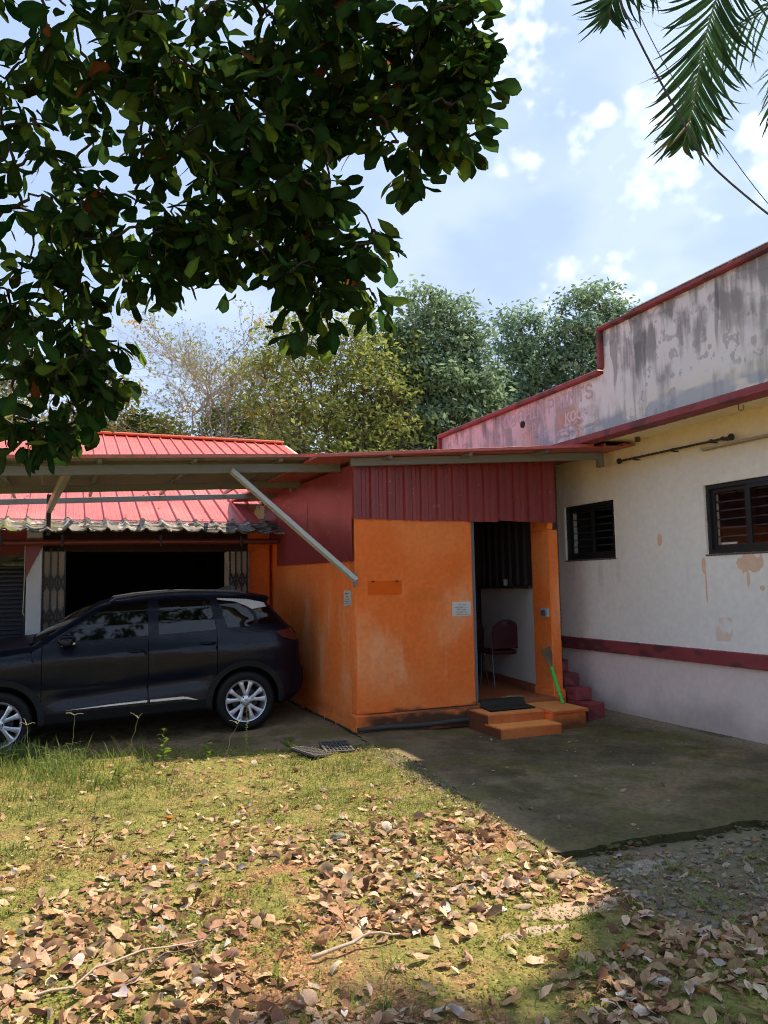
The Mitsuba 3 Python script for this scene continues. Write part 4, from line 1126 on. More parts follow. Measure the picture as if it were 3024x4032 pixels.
def wheel(uc, sgn):
    w = fresh(CAR + '__wheel')
    o = car_pt(uc, sgn * 0.885, RW)
    M = np.eye(4)
    M[:3, 2] = Sv * sgn                    # lathe axis outward
    M[:3, 1] = (0, 0, 1)
    M[:3, 0] = np.cross(M[:3, 1], M[:3, 2])
    M[:3, 3] = o
    tp = [(0.222, -0.20), (0.25, -0.215), (0.31, -0.215), (0.338, -0.195), (0.3445, -0.17), (0.3445, -0.045), (0.338, -0.02), (0.318, -0.002), (0.29, 0.004), (0.262, 0.0), (0.244, -0.008), (0.236, -0.016), (0.232, -0.03)]
    scene[w] = mikit.ply(lathe(tp, M, 64), 'car_black', smooth=35)
    rim = [(0.236, -0.012), (0.240, -0.004), (0.236, 0.003), (0.228, 0.001), (0.221, -0.010), (0.214, -0.03), (0.205, -0.16), (0.20, -0.16), (0.208, -0.03)]
    rk = add(w + '__rim', lathe(rim, M, 64), 'alloy', smooth=35)
    add(rk + '__hub', lathe([(0, 0.004), (0.026, 0.004), (0.030, 0.001), (0.030, -0.004), (0.060, -0.010), (0.068, -0.02), (0.066, -0.06), (0, -0.06)], M, 40), 'alloy', smooth=35)
    ph = {0: 0.0, 2.6: 0.35}.get(uc, 0.0)
    for k in range(5):
        for d in (-0.27, 0.27):
            an = math.pi / 2 + 2 * math.pi * k / 5 + d + ph
            def P_(r, t, z):
                return [r * math.cos(an) - t * math.sin(an), r * math.sin(an) + t * math.cos(an), z]
            tw = -d * 0.10
            pts = []
            for r, hw, zt, zb, sh in ((0.045, 0.026, -0.012, -0.05, -d * 0.06), (0.13, 0.019, -0.008, -0.045, -d * 0.02), (0.190, 0.027, -0.005, -0.04, 0), (0.224, 0.036, -0.006, -0.035, 0)):
                pts.append([P_(r, sh - hw, zt - 0.006), P_(r, sh - hw * 0.45, zt), P_(r, sh + hw * 0.45, zt), P_(r, sh + hw, zt - 0.006), P_(r, sh - hw, zb), P_(r, sh + hw, zb)])
            m = cat([hull(np.array(pts[i]), np.array(pts[i + 1])) for i in range(3)])
            m.apply_transform(M)
            add(rk + '__spoke', m, 'alloy')
    for k in range(5):
        an = -math.pi / 2 + 2 * math.pi * k / 5 + ph
        m = trimesh.creation.cylinder(0.0085, 0.012, sections=12)
        m.apply_translation((0.052 * math.cos(an), 0.052 * math.sin(an), -0.012))
        m.apply_transform(M)
        add(rk + '__lug_bolt', m, 'car_black')
    if sgn == 1:
        m = meshkit.text_mesh('S', 0.026, 0.002, bold=True)
        m.apply_translation((-0.008, -0.013, 0.004))
        m.apply_transform(M)
        add(rk + '__emblem', m, 'vc_satin', col=(0.25, 0.25, 0.26))
    dm = lathe([(0.0, -0.09), (0.15, -0.09), (0.15, -0.10), (0, -0.10)], M, 40)
    add(w + '__brake_disc', dm, 'dark_metal')


for uc in (0.0, 2.6):
    for sgn in (1, -1):
        wheel(uc, sgn)
add(CAR + '__wiper', tube([car_pt(2.26, 0.55, 1.19), car_pt(2.25, 0.25, 1.21), car_pt(2.27, 0.0, 1.215)], [0.012, 0.009, 0.006], 6), 'car_black')
add(CAR + '__cowl', hull(car_pt(np.array([2.42, 2.28, 2.42, 2.28]), np.array([0.7, 0.7, -0.7, -0.7]), np.array([1.135, 1.165, 1.175, 1.205]))), 'car_black')
fin = Polygon([(0.22, 1.62), (0.02, 1.61), (0.03, 1.665), (0.08, 1.665)])
m = trimesh.creation.extrude_polygon(fin, 0.03, engine='earcut')
add(CAR + '__antenna', trimesh.Trimesh(car_pt(m.vertices[:, 0], m.vertices[:, 2] - 0.015, m.vertices[:, 1] + 0.02), m.faces, process=False), 'car_paint')

# ------------------------------------------------------------------ vegetation


def leaf_batch(pos, direc, nrm, L, W, prof, fold, curl, nl=6, wav=0.0, seed=0, rag=0.0):
    """Curved, folded leaves: arrays of base points, directions, normals -> (N, k, 3) vertices and the faces of one leaf (k = 3 * (nl + 1))."""
    r = np.random.default_rng(seed)
    N_ = len(pos)
    t = np.linspace(0, 1, nl + 1)
    w = np.interp(t, *prof)
    ang = curl[:, None] * (t[None] - 0.15)
    ds = L[:, None] / nl
    cx = np.concatenate([np.zeros((N_, 1)), np.cumsum(np.cos(ang[:, :-1]) * ds, 1)], 1)
    cz = np.concatenate([np.zeros((N_, 1)), np.cumsum(np.sin(ang[:, :-1]) * ds, 1)], 1)
    d = direc / np.linalg.norm(direc, axis=1, keepdims=True)
    n = nrm - (nrm * d).sum(1, keepdims=True) * d
    n /= np.linalg.norm(n, axis=1, keepdims=True) + 1e-9
    s = np.cross(n, d)
    V_ = np.zeros((N_, nl + 1, 3, 3))
    for j, v in enumerate((-1, 0, 1)):
        hw = v * W[:, None] * w[None] * np.cos(fold)[:, None]
        if rag > 0 and v != 0:
            hw = hw * (1 + rag * r.normal(size=(N_, nl + 1)) - 0.6 * (r.random((N_, nl + 1)) < 0.05 * (rag > 0.1)))
        hz = abs(v) * W[:, None] * w[None] * np.sin(fold)[:, None]
        if wav > 0 and v != 0:
            hz = hz + wav * W[:, None] * np.sin(t[None] * 9 + r.uniform(0, 6.28, (N_, 1)) + v) * (w[None] > 0.1)
        V_[:, :, j] = pos[:, None] + cx[..., None] * d[:, None] + (cz + hz)[..., None] * n[:, None] + hw[..., None] * s[:, None]
    f = []
    for i in range(nl):
        for j in range(2):
            a = 3 * i + j
            f += [(a, a + 3, a + 4), (a, a + 4, a + 1)]
    return V_.reshape(N_, -1, 3), np.array(f)


def joined(V_, f):
    n, k = V_.shape[:2]
    return V_.reshape(-1, 3), (f[None] + (np.arange(n) * k)[:, None, None]).reshape(-1, 3)


OBOV = ([0, 0.06, 0.25, 0.5, 0.72, 0.88, 1.0], [0.05, 0.12, 0.55, 0.92, 1.0, 0.68, 0.02])
OVAL = ([0, 0.08, 0.25, 0.5, 0.75, 0.92, 1.0], [0.06, 0.30, 0.80, 1.0, 0.78, 0.35, 0.02])


def in_view(p, margin=1.0):
    d = p - EYE
    z = d @ fwd
    upn = upv
    rt = np.cross(fwd, upn)
    x, y = (d @ rt) / z / (1512 / 3050), (d @ upn) / z / (2016 / 3050)
    return (z > 0.1) & (np.abs(x) < margin) & (np.abs(y) < margin), z


# ---- the big broad-leaved tree overhead
JT = thing('jackfruit_tree', 'big dark broad-leaved tree whose branches hang into the upper left', 'tree')
# crown lumps (x, y, z, radius across, radius up, radius deep, leaves)
LUMPS = [(-0.09, 4.10, 4.42, .42, .30, .5, 150), (0.53, 3.85, 4.36, .42, .34, .5, 270), (1.19, 3.58, 4.34, .46, .34, .5, 400), (1.75, 3.35, 4.33, .26, .28, .35, 230), (1.84, 3.32, 4.02, .19, .16, .28, 75),
         (1.60, 3.45, 3.95, .25, .17, .3, 95), (1.62, 3.46, 3.72, .08, .11, .12, 16), (1.03, 3.70, 3.84, .33, .32, .45, 290), (0.59, 3.89, 3.71, .36, .32, .5, 160), (1.08, 3.71, 3.49, .25, .22, .35, 150), (1.37, 3.60, 3.36, .14, .15, .22, 45),
         (1.17, 3.70, 3.22, .26, .18, .3, 95), (1.20, 3.71, 2.98, .15, .14, .2, 36), (1.44, 3.59, 3.08, .08, .08, .12, 14), (0.77, 3.86, 3.30, .32, .16, .35, 95), (0.40, 4.02, 3.30, .30, .15, .35, 85), (0.13, 4.11, 3.50, .28, .20, .4, 90), (-0.21, 4.23, 3.63, .26, .28, .4, 95),
         (-0.24, 4.20, 3.97, .18, .17, .3, 28), (-0.13, 4.25, 3.16, .28, .20, .35, 105), (-0.04, 4.25, 2.86, .30, .20, .35, 110), (-0.08, 4.30, 2.58, .26, .17, .3, 85), (-0.16, 4.35, 2.38, .18, .10, .25, 40), (0.16, 4.17, 2.72, .10, .14, .15, 24), (0.28, 4.03, 3.95, .30, .2, .45, 45),
         # the crown going on above and beside the frame
         (-1.2, 4.2, 4.6, .9, .9, .9, 330), (-1.6, 4.4, 3.3, .8, .7, .8, 200), (0.2, 3.6, 5.6, 1.0, .6, 1.0, 380), (1.5, 3.0, 5.3, .7, .6, .7, 300),
         (-0.6, 3.4, 8.2, 1.3, .7, 1.0, 300), (0.4, 4.2, 7.5, .9, .5, .7, 210), (1.5, 4.0, 7.2, .9, .5, .7, 230), (2.5, 3.8, 7.4, .8, .5, .7, 190)]
rj = np.random.default_rng(21)
clus, cdir, csize = [], [], []
for (x, y, z, ra, rz_, rd, n) in LUMPS:
    k = max(2, int(n / 5.2))
    q = rj.normal(size=(k, 3))
    q = q / np.linalg.norm(q, axis=1, keepdims=True) * rj.uniform(0.15, 1.0, (k, 1)) ** 0.5
    fw = np.array([fwd[0], fwd[1], 0]); fw /= np.linalg.norm(fw)
    rt = np.array([fw[1], -fw[0], 0])
    p = np.array([x, y, z]) + q[:, :1] * ra * rt + q[:, 1:2] * rd * fw + q[:, 2:] * rz_ * np.array([0, 0, 1.0])
    clus.append(p)
    cdir.append(q * [1, 1, 0.6] + [0, 0, -0.25])
clus, cdir = np.vstack(clus), np.vstack(cdir)
lp, ld, ln, lc = [], [], [], []
for c, cd in zip(clus, cdir):
    k = rj.integers(5, 10)
    ph0 = rj.uniform(0, 6.28)
    for i in range(k):
        a = ph0 + i * 2.4 + rj.normal() * 0.3
        d = np.array([math.cos(a), math.sin(a), rj.uniform(-1.5, 0.12)]) + 0.5 * cd
        lp.append(c + rj.normal(size=3) * 0.035 + d * 0.012)
        ld.append(d)
        ln.append(np.array([0, 0, 1.0]) + 0.55 * rj.normal(size=3))
lp, ld, ln = np.array(lp), np.array(ld), np.array(ln)
tip = lp + 0.1 * ld / np.linalg.norm(ld, axis=1, keepdims=True)
shx, shy = tip[:, 0] - 0.618 * tip[:, 2], tip[:, 1] - 0.096 * tip[:, 2]
ok = ~((shx > -0.12 - 0.07 * shy) & (shy > 2.92)) | (tip[:, 2] < 0)
iv, zz = in_view(lp, 1.05)
ok |= iv & (zz < 4.6) & (rj.random(len(lp)) < 0.9)
lp, ld, ln = lp[ok], ld[ok], ln[ok]
NL = len(lp)
L = rj.uniform(0.105, 0.175, NL) * np.where(lp[:, 2] > 6.9, 1.45, 1.0)
LV, LF = leaf_batch(lp, ld, ln, L, L * rj.uniform(0.20, 0.285, NL), OBOV, rj.uniform(-0.05, 0.40, NL), rj.normal(-0.30, 0.55, NL), 7, 0.07, 3, 0.05)
base = np.array([0.024, 0.052, 0.013])
lcol = base * rj.uniform(0.6, 1.35, (NL, 1)) * np.array([1, 1, 1.0]) + rj.normal(0, 0.004, (NL, 3)) * [1, 1, .4]
yl = rj.random(NL) < 0.18
lcol[yl] = np.array([0.10, 0.165, 0.024]) * rj.uniform(0.7, 1.3, (yl.sum(), 1))
br_ = rj.random(NL) < 0.006
lcol[br_] = np.array([0.16, 0.05, 0.018]) * rj.uniform(0.7, 1.3, (br_.sum(), 1))
lcol = np.clip(lcol, 0.004, 1)
mid3 = np.tile(np.array([0.9, 1.35, 0.9]), LV.shape[1] // 3)
vcol = np.repeat(lcol[:, None], LV.shape[1], 1)
iv, zz = in_view(LV.mean(1), 0.98)
order = np.argsort(np.where(iv, zz / L, 1e9))
for k in order[:300]:
    add(JT + '__leaf', trimesh.Trimesh(LV[k], LF, process=False), 'leaf_live', smooth=True, col=vcol[k], mod=mid3)
rest = order[300:]
v, f = joined(LV[rest], LF)
add(JT + '__leaf', trimesh.Trimesh(v, f, process=False), 'leaf_live', smooth=True, col=vcol[rest].reshape(-1, 3), mod=np.tile(mid3, len(rest)), kind='stuff')


def curve(a, b, sag, seed, n=8, wob=0.05):
    r = np.random.default_rng(seed)
    a, b = np.asarray(a, float), np.asarray(b, float)
    t = np.linspace(0, 1, n)[:, None]
    p = a * (1 - t) + b * t + np.array([0, 0, sag]) * (4 * t * (1 - t))
    w = r.normal(size=(n, 3)) * wob * np.linalg.norm(b - a) * np.sin(np.pi * t)
    return p + w


add(JT + '__trunk', tube(curve((-3.6, 1.6, -0.2), (-2.2, 2.4, 5.2), 0.1, 2, 10, 0.03), np.linspace(0.26, 0.14, 10), 14), 'vc', col=(0.055, 0.045, 0.036), smooth=True)
hub = np.array([-2.2, 2.4, 5.2])
limbs, twigs = [], []
mains = [(0.3, 3.6, 5.3), (1.5, 3.2, 4.9), (-0.6, 4.1, 4.5), (1.2, 1.9, 6.0), (-0.4, 4.2, 3.6)]
mp = []
for i, b in enumerate(mains):
    st = hub if i != 1 else np.array(mains[0]) + [0, 0, -0.05]
    c = curve(st, b, 0.15, 30 + i, 12, 0.03)
    mp.append(c)
    add(JT + '__limb', tube(c, np.linspace(0.075 if i != 1 else 0.05, 0.022, 12), 10), 'vc', col=(0.050, 0.042, 0.034), smooth=True)
mp = np.vstack(mp)
from scipy.spatial import cKDTree
done = [p for p in mp]
todo = list(np.argsort(np.linalg.norm(clus[:, None] - mp[None], axis=2).min(1)))
for i in todo:
    c = clus[i]
    D = np.array(done)
    dd = np.linalg.norm(D - c, axis=1)
    k = np.argmin(dd + 0.15 * np.maximum(0, c[2] - D[:, 2]))
    done.append(c)
    if dd[k] < 1.2:
        twigs.append(tube(curve(D[k], c, 0.10 * dd[k], 100 + i, 6, 0.06), np.linspace(0.0095, 0.0045, 6), 5, cap=False))
add(JT + '__twigs', cat(twigs), 'vc', col=(0.045, 0.038, 0.028), smooth=True, kind='stuff')

# ---- coconut palms reaching in from the right
PT = thing('coconut_palm', 'coconut palm whose drooping fronds reach into the upper right corner', 'palm')
crown = np.array([13.6, 8.9, 12.6])
add(PT + '__trunk', tube(curve((15.5, 7.2, -0.2), crown - [0, 0, 0.2], 0, 5, 14, 0.015), np.linspace(0.20, 0.12, 14), 14), 'vc', col=(0.16, 0.14, 0.12), smooth=True)


def frond(p0, d0, length, droop, seed, nleaf=62, lw=0.026, ll=0.95, cut0=0.12, path=None, face=None):
    r = np.random.default_rng(seed)
    n = 26
    t = np.linspace(0, 1, n)
    d0 = np.array(d0, float) / np.linalg.norm(d0)
    h = np.array([d0[0], d0[1], 0]); h /= np.linalg.norm(h)
    e0 = math.asin(d0[2])
    pts = [np.array(p0, float)]
    for i in range(1, n):
        e = e0 - droop * t[i] ** 1.3
        pts.append(pts[-1] + (h * math.cos(e) + np.array([0, 0, math.sin(e)])) * length / (n - 1))
    pts = np.array(pts)
    if path is not None:
        from scipy.interpolate import CubicSpline
        pts = CubicSpline(np.linspace(0, 1, len(path)), np.array(path))(t)
    fk = fresh(PT + '__frond')
    _count[fk] = -1
    add(fk, tube(pts, np.linspace(0.028, 0.006, n), 6), 'vc', smooth=True, col=(0.10, 0.12, 0.04))
    tang = np.gradient(pts, axis=0)
    tang /= np.linalg.norm(tang, axis=1, keepdims=True)
    vis = []
    for s in (-1, 1):
        for k in range(nleaf):
            u = cut0 + (1 - cut0) * (k + 0.5 * (s > 0)) / nleaf
            if u > 0.995:
                continue
            q = np.array([np.interp(u, t, pts[:, j]) for j in range(3)])
            tg = np.array([np.interp(u, t, tang[:, j]) for j in range(3)])
            sd = np.cross(tg, [0, 0, 1.0] if face is None else face); sd /= np.linalg.norm(sd)
            upn = np.cross(sd, tg)
            Lk = ll * (0.30 + 0.75 * math.sin(math.pi * min(1, u * 0.80 + 0.14))) * r.uniform(0.85, 1.1)
            Lk *= 0.62 if u > 0.93 else 1
            d = sd * s * r.uniform(0.75, 0.95) + tg * (0.55 + 0.6 * u) + np.array([0, 0, -0.30 - 0.25 * r.random()]) * (1 if face is None else 0.7)
            if face is not None and r.random() < 0.05:
                continue
            V_, F_ = leaf_batch(q[None], d[None], (upn + 0.3 * r.normal(size=3))[None], np.array([Lk]), np.array([lw * r.uniform(0.8, 1.1)]), ([0, .08, .4, .85, 1], [.5, .9, 1, .5, .05]), np.array([0.35]), np.array([-r.uniform(0.3, 1.5)]), 7, 0, 1)
            c = np.array([0.026, 0.058, 0.022]) * r.uniform(0.7, 1.3)
            if r.random() < 0.03:
                c = np.array([0.12, 0.085, 0.03])
            add(fk + '__leaflet', trimesh.Trimesh(V_[0], F_, process=False), 'leaf_live', smooth=True, col=c)


# the frond in full view hangs down from upper right; a second one shows only its tip
frond(crown, (-1, 0, 0), 5, 1, 3, 64, 0.031, 1.5, 0.30, path=[crown, (11.9, 9.1, 12.9), (10.05, 8.75, 11.7), (9.47, 9.0, 10.0), (9.35, 9.35, 8.75)], face=np.array([0.62, 0.62, 0.35]))
frond(crown, (-1, 0, 0), 5, 1, 4, 50, 0.028, 1.35, 0.40, path=[crown, (11.8, 9.4, 13.6), (10.0, 9.6, 13.0), (8.7, 9.7, 11.8), (8.3, 9.75, 11.0)], face=np.array([0.55, 0.62, 0.4]))
for i, an in enumerate((0.4, 1.2, 2.0, 5.2, 6.0)):
    frond(crown, (math.cos(an), math.sin(an), 0.5), 4.0, 1.5, 20 + i, 22, 0.035, 1.1, 0.12)
PT = thing('coconut_palm', 'second coconut palm standing past the right edge, its fronds shading the lower right ground', 'palm')
crown = np.array([8.15, 3.75, 10.2])
add(PT + '__trunk', tube(curve((9.6, 1.6, -0.2), crown - [0, 0, 0.2], 0, 6, 14, 0.015), np.linspace(0.20, 0.12, 14), 14), 'vc', col=(0.16, 0.14, 0.12), smooth=True)
for i, an in enumerate((3.25, 3.65, 4.1, 4.6, 5.2, 5.8, 6.3, 0.15)):
    frond(crown, (math.cos(an), math.sin(an), 0.35), 3.4 if 3 < an < 4 else 3.0, 1.3, 40 + i, 30, 0.05, 1.0, 0.08)

# ---- trees beyond the buildings
BARK = (0.12, 0.095, 0.075)


def far_tree(key, label, base, lumps, nleaf, size, cols, trunk_r, seed, stems=1, clump=34, sig=0.24, group=None, shell=0.45, haze_lift=2.25):
    """A thing of trunk, limbs and crown: leaf clumps spread through several uneven lumps (dx, dy, z, rx, rz)."""
    r = np.random.default_rng(seed)
    t = thing(key, label, 'tree', group)
    base = np.array(base, float)
    segs = []
    C_ = [base + [dx, dy, z] for dx, dy, z, _, _ in lumps]
    for s in range(stems):
        mine = [c for i, c in enumerate(C_) if i % stems == s]
        top = np.mean(mine, 0) * [1, 1, 0.72] + r.normal(size=3) * 0.2
        b0 = base + np.array([r.normal() * 0.35 * (stems > 1), r.normal() * 0.3 * (stems > 1), 0])
        c = curve(b0, top, 0, seed + s, 12, 0.02)
        segs.append(tube(c, np.linspace(trunk_r, trunk_r * 0.45, 12), 9))
        for j, m in enumerate(mine):
            k = r.integers(4, 11)
            segs.append(tube(curve(c[k], m + r.normal(size=3) * 0.2, 0.15, seed * 7 + j, 9, 0.05), np.linspace(trunk_r * 0.42, trunk_r * 0.10, 9), 6, cap=False))
    add(t + '__trunk', cat(segs), 'vc', col=BARK, smooth=True)
    tot = sum(l[3] ** 2 * l[4] for l in lumps)
    P, O, tw = [], [], []
    for l, c in zip(lumps, C_):
        k = max(3, int(nleaf * l[3] ** 2 * l[4] / tot / clump))
        q = r.normal(size=(k, 3)); q /= np.linalg.norm(q, axis=1, keepdims=True)
        q *= (shell + (1 - shell) * r.random((k, 1))) ** 0.6
        cc = c + q * [l[3], l[3], l[4]]
        for j in range(0, k, 3):
            tw.append(tube(curve(c - [0, 0, l[4] * 0.4], cc[j], 0.1, seed * 31 + j, 6, 0.07), np.linspace(trunk_r * 0.12, trunk_r * 0.03, 6), 4, cap=False))
        sg = sig * r.uniform(0.6, 1.3, (k, 1, 1))
        pts = cc[:, None] + r.normal(size=(k, clump, 3)) * sg * [1, 1, 0.62]
        P.append(pts.reshape(-1, 3))
        O.append(np.repeat(r.uniform(0, 1, k), clump))
    add(t + '__branches', cat(tw), 'vc', col=BARK, smooth=True, kind='stuff')
    P, O = np.vstack(P), np.concatenate(O)
    n = len(P)
    d = r.normal(size=(n, 3)) * [1, 1, 0.5] + [0, 0, -0.5]
    d /= np.linalg.norm(d, axis=1, keepdims=True)
    nn = r.normal(size=(n, 3)) * 0.8 + [0, 0, 1]
    s = np.cross(d, nn); s /= np.linalg.norm(s, axis=1, keepdims=True)
    L_2 = size * r.uniform(0.6, 1.3, (n, 1))
    V_ = np.stack([P, P + d * L_2 * 0.5 + s * L_2 * 0.24, P + d * L_2, P + d * L_2 * 0.5 - s * L_2 * 0.24], 1)
    f = np.array([[0, 1, 2], [0, 2, 3]])
    a, b = np.array(cols[0]), np.array(cols[1])
    c = a + (b - a) * np.clip(O[:, None] * 0.8 + r.normal(0, 0.18, (n, 1)), 0, 1)
    c = np.clip(c * r.uniform(0.75, 1.25, (n, 1)) * haze_lift, 0, 0.5)  # distance haze is put into the leaf colour by brightening it
    v, f = joined(V_, f)
    add(t + '__crown', trimesh.Trimesh(v, f, process=False), 'leaf_far', col=np.repeat(c, 4, 0), kind='stuff')
    return t


def at_az(az, D):
    return (D * math.sin(math.radians(az)), D * math.cos(math.radians(az)), -0.15)


def mound(n, w, z0, z1, seed, r0=1.0, r1=1.6, depth=1.5, taper=0.75):
    r = np.random.default_rng(seed)
    out = []
    for i in range(n):
        z = z0 + (z1 - z0) * (i + 0.5) / n
        k = 1 - taper * max(0, (z - z0) / (z1 - z0) - 0.35)
        a = r.uniform(-1, 1)
        rr_ = r.uniform(r0, r1) * (0.75 + 0.25 * k)
        out.append((a * w * k, r.uniform(-1, 1) * depth * k, z, rr_, rr_ * r.uniform(0.6, 0.85)))
    return out


GRN, GRN2 = (0.060, 0.095, 0.062), (0.075, 0.115, 0.045)  # bluish tone stands in for haze over the far crowns
far_tree('broadleaf_tree', 'tall dense haze-tinted blue-green tree rising behind the booth roof, highest crown in the row', at_az(27.3, 26), [(-0.7, 0, 11.2, 0.8, .75), (0.3, 0, 10.9, 0.8, .7), (1.0, 0, 10.4, .7, .6), (-1.2, 0, 10.0, .9, .75), (0.2, .3, 9.7, 1.1, .8), (1.3, 0, 9.2, .9, .7), (-1.6, 0, 8.9, .9, .7), (-.4, -.3, 8.5, 1.2, .9), (1.0, -.2, 8.1, 1.1, .8), (2.2, 0, 7.9, .8, .6), (-1.8, 0, 7.4, 1.0, .8), (-.3, -.6, 7.0, 1.2, .8), (1.4, -.4, 6.8, 1.1, .8), (2.6, 0, 6.4, .9, .7), (-1.9, 0, 6.0, 1.0, .8), (0.2, -.6, 5.6, 1.3, .8), (2.0, 0, 5.2, 1.2, .8), (-1.0, -.3, 4.6, 1.4, .8)],
         30000, 0.215, (GRN, (0.14, 0.195, 0.115)), 0.20, 51, 2)
far_tree('broadleaf_tree', 'haze-tinted bluish tree between the tallest crown and the white parapet', at_az(34.0, 29), [(-0.6, 0, 11.3, .8, .7), (0.5, 0, 11.0, .7, .6), (-1.1, 0, 10.5, .8, .7), (0.1, 0, 10.2, 1.0, .8), (1.2, 0, 10.0, .7, .6), (-.8, 0, 9.3, 1.0, .8), (.7, 0, 9.0, 1.1, .8), (-1.4, 0, 8.3, 1.0, .8), (.2, 0, 8.0, 1.2, .8), (1.6, 0, 7.9, .9, .7), (-.6, 0, 6.9, 1.2, .8), (1.0, 0, 6.6, 1.2, .8), (-1.5, 0, 6.0, 1.1, .8), (0.2, 0, 5.4, 1.4, .9)],
         20000, 0.21, ((0.06, 0.10, 0.07), (0.14, 0.195, 0.125)), 0.17, 52)
far_tree('broadleaf_tree', 'haze-tinted bluish tree whose rounded top just clears the white parapet at its step', at_az(38.6, 29), [(-0.9, 0, 11.8, .7, .6), (0.1, 0, 12.0, .8, .7), (1.0, 0, 11.5, .8, .6), (2.0, 0, 11.0, .7, .6), (-1.0, 0, 10.8, .9, .7), (0.3, 0, 10.6, 1.1, .8), (1.5, 0, 10.2, 1.0, .7), (-1.0, 0, 9.6, 1.0, .8), (.6, 0, 9.2, 1.2, .9), (-.6, 0, 8.2, 1.2, .8), (1.0, 0, 7.8, 1.2, .8), (-1.2, 0, 7.0, 1.2, .8), (0.4, 0, 6.2, 1.4, .9)],
         19000, 0.21, ((0.06, 0.10, 0.07), (0.14, 0.195, 0.125)), 0.17, 53)
YG, YG2 = (0.085, 0.105, 0.030), (0.17, 0.19, 0.062)
far_tree('sparse_tree', 'thin yellowish tree with several bare leaning stems behind the pink roof', at_az(18.6, 23), [(-1.6, 0, 9.0, .7, .5), (-.6, 0, 9.5, .8, .6), (.5, 0, 9.3, .7, .6), (1.5, 0, 8.8, .7, .6), (-2.0, 0, 8.0, .8, .6), (-.9, .3, 8.3, .9, .6), (.2, 0, 8.2, .8, .6), (1.2, .2, 7.8, .9, .6), (2.1, 0, 7.6, .7, .6), (-1.7, 0, 7.0, .9, .6), (-.3, 0, 7.0, 1.0, .6), (.9, 0, 6.7, .9, .6), (2.0, 0, 6.4, .8, .6), (-1.2, 0, 5.9, 1.1, .6), (.3, 0, 5.5, 1.1, .6), (1.7, 0, 5.2, 1.1, .6), (-2.2, 0, 5.0, 1.0, .7)],
         11500, 0.18, (YG, YG2), 0.13, 54, 4, clump=18, sig=0.26)
far_tree('sparse_tree', 'light airy tree filling the gap left of the tallest dense crown', at_az(23.2, 25), [(-.6, 0, 10.0, .7, .6), (.4, 0, 9.5, .8, .6), (-.9, 0, 8.8, .8, .6), (.5, 0, 8.3, .9, .6), (-.5, 0, 7.4, .9, .7), (.7, 0, 6.8, .9, .7), (-.7, 0, 6.0, 1.1, .7), (.6, 0, 5.2, 1.1, .8)],
         8500, 0.19, ((0.070, 0.098, 0.030), (0.15, 0.18, 0.06)), 0.12, 55, 2, clump=16)
far_tree('olive_bush_tree', 'low olive-brown leafy tree behind the roof ridge near the hanging branches', at_az(3.6, 25), mound(9, 1.3, 4.0, 8.0, 61, .8, 1.2, 1.0), 13000, 0.18, ((0.070, 0.072, 0.022), (0.15, 0.14, 0.05)), 0.12, 61, clump=20)
far_tree('olive_bush_tree', 'low dark green bushy tree under the bare dry tree', at_az(8.6, 27.5), mound(9, 2.2, 4.0, 7.4, 62, 1.0, 1.4, 1.0, .5), 11000, 0.19, ((0.045, 0.07, 0.024), (0.12, 0.14, 0.05)), 0.12, 62, clump=20)
far_tree('olive_bush_tree', 'mixed green thicket tree low behind the thin yellowish tree', at_az(14.5, 28), mound(10, 2.6, 4.2, 7.8, 63, 1.0, 1.5, 1.0, .5), 12000, 0.19, ((0.05, 0.072, 0.024), (0.13, 0.145, 0.05)), 0.12, 63, clump=20)
far_tree('olive_bush_tree', 'darker thicket tree low behind the leaning stems', at_az(20.5, 30), mound(10, 2.8, 4.2, 8.6, 64, 1.1, 1.6, 1.0, .5), 12000, 0.20, ((0.045, 0.07, 0.028), (0.11, 0.135, 0.05)), 0.12, 64, clump=20)
far_tree('olive_bush_tree', 'green tree glimpsed through the hanging leaves at the far left', at_az(-3.5, 26), mound(11, 2.4, 3.5, 8.6, 65, 1.1, 1.6, 1.0, .5), 12000, 0.20, ((0.04, 0.065, 0.024), (0.11, 0.13, 0.05)), 0.12, 65, clump=20)
far_tree('backdrop_tree', 'far dark tree closing the view behind the tallest crown', at_az(29.5, 37), mound(12, 3.6, 4.0, 10.6, 66, 1.4, 2.0, 1.2, .4), 17000, 0.19, ((0.035, 0.065, 0.032), (0.08, 0.12, 0.06)), 0.2, 66, clump=22)

# the bare dry tree
DT = thing('dry_tree', 'nearly leafless pale tree with fine twigs and a few yellow leaf tufts', 'tree')
rd_ = np.random.default_rng(77)
db = np.array(at_az(9.6, 25.0))
tub, tips = [], []


def grow(p, d, L_3, r0, depth):
    d = d / np.linalg.norm(d)
    q = p + d * L_3
    c = curve(p, q, 0, int(rd_.integers(1e9)), 5, 0.06)
    tub.append(tube(c, np.linspace(r0, r0 * 0.7, 5), 5 if depth > 2 else 7, cap=False))
    if depth == 6:
        tips.append(q)
        return
    for k in range(2 + (rd_.random() < 0.45)):
        nd = d + rd_.normal(size=3) * [0.55, 0.35, 0.36] + [0, 0, 0.06]
        grow(q, nd, L_3 * rd_.uniform(0.62, 0.86), r0 * 0.64, depth + 1)
    if depth >= 1:
        nd = d + rd_.normal(size=3) * [0.7, 0.4, 0.35]
        grow(c[2], nd, L_3 * rd_.uniform(0.5, 0.7), r0 * 0.5, max(depth + 1, 3))


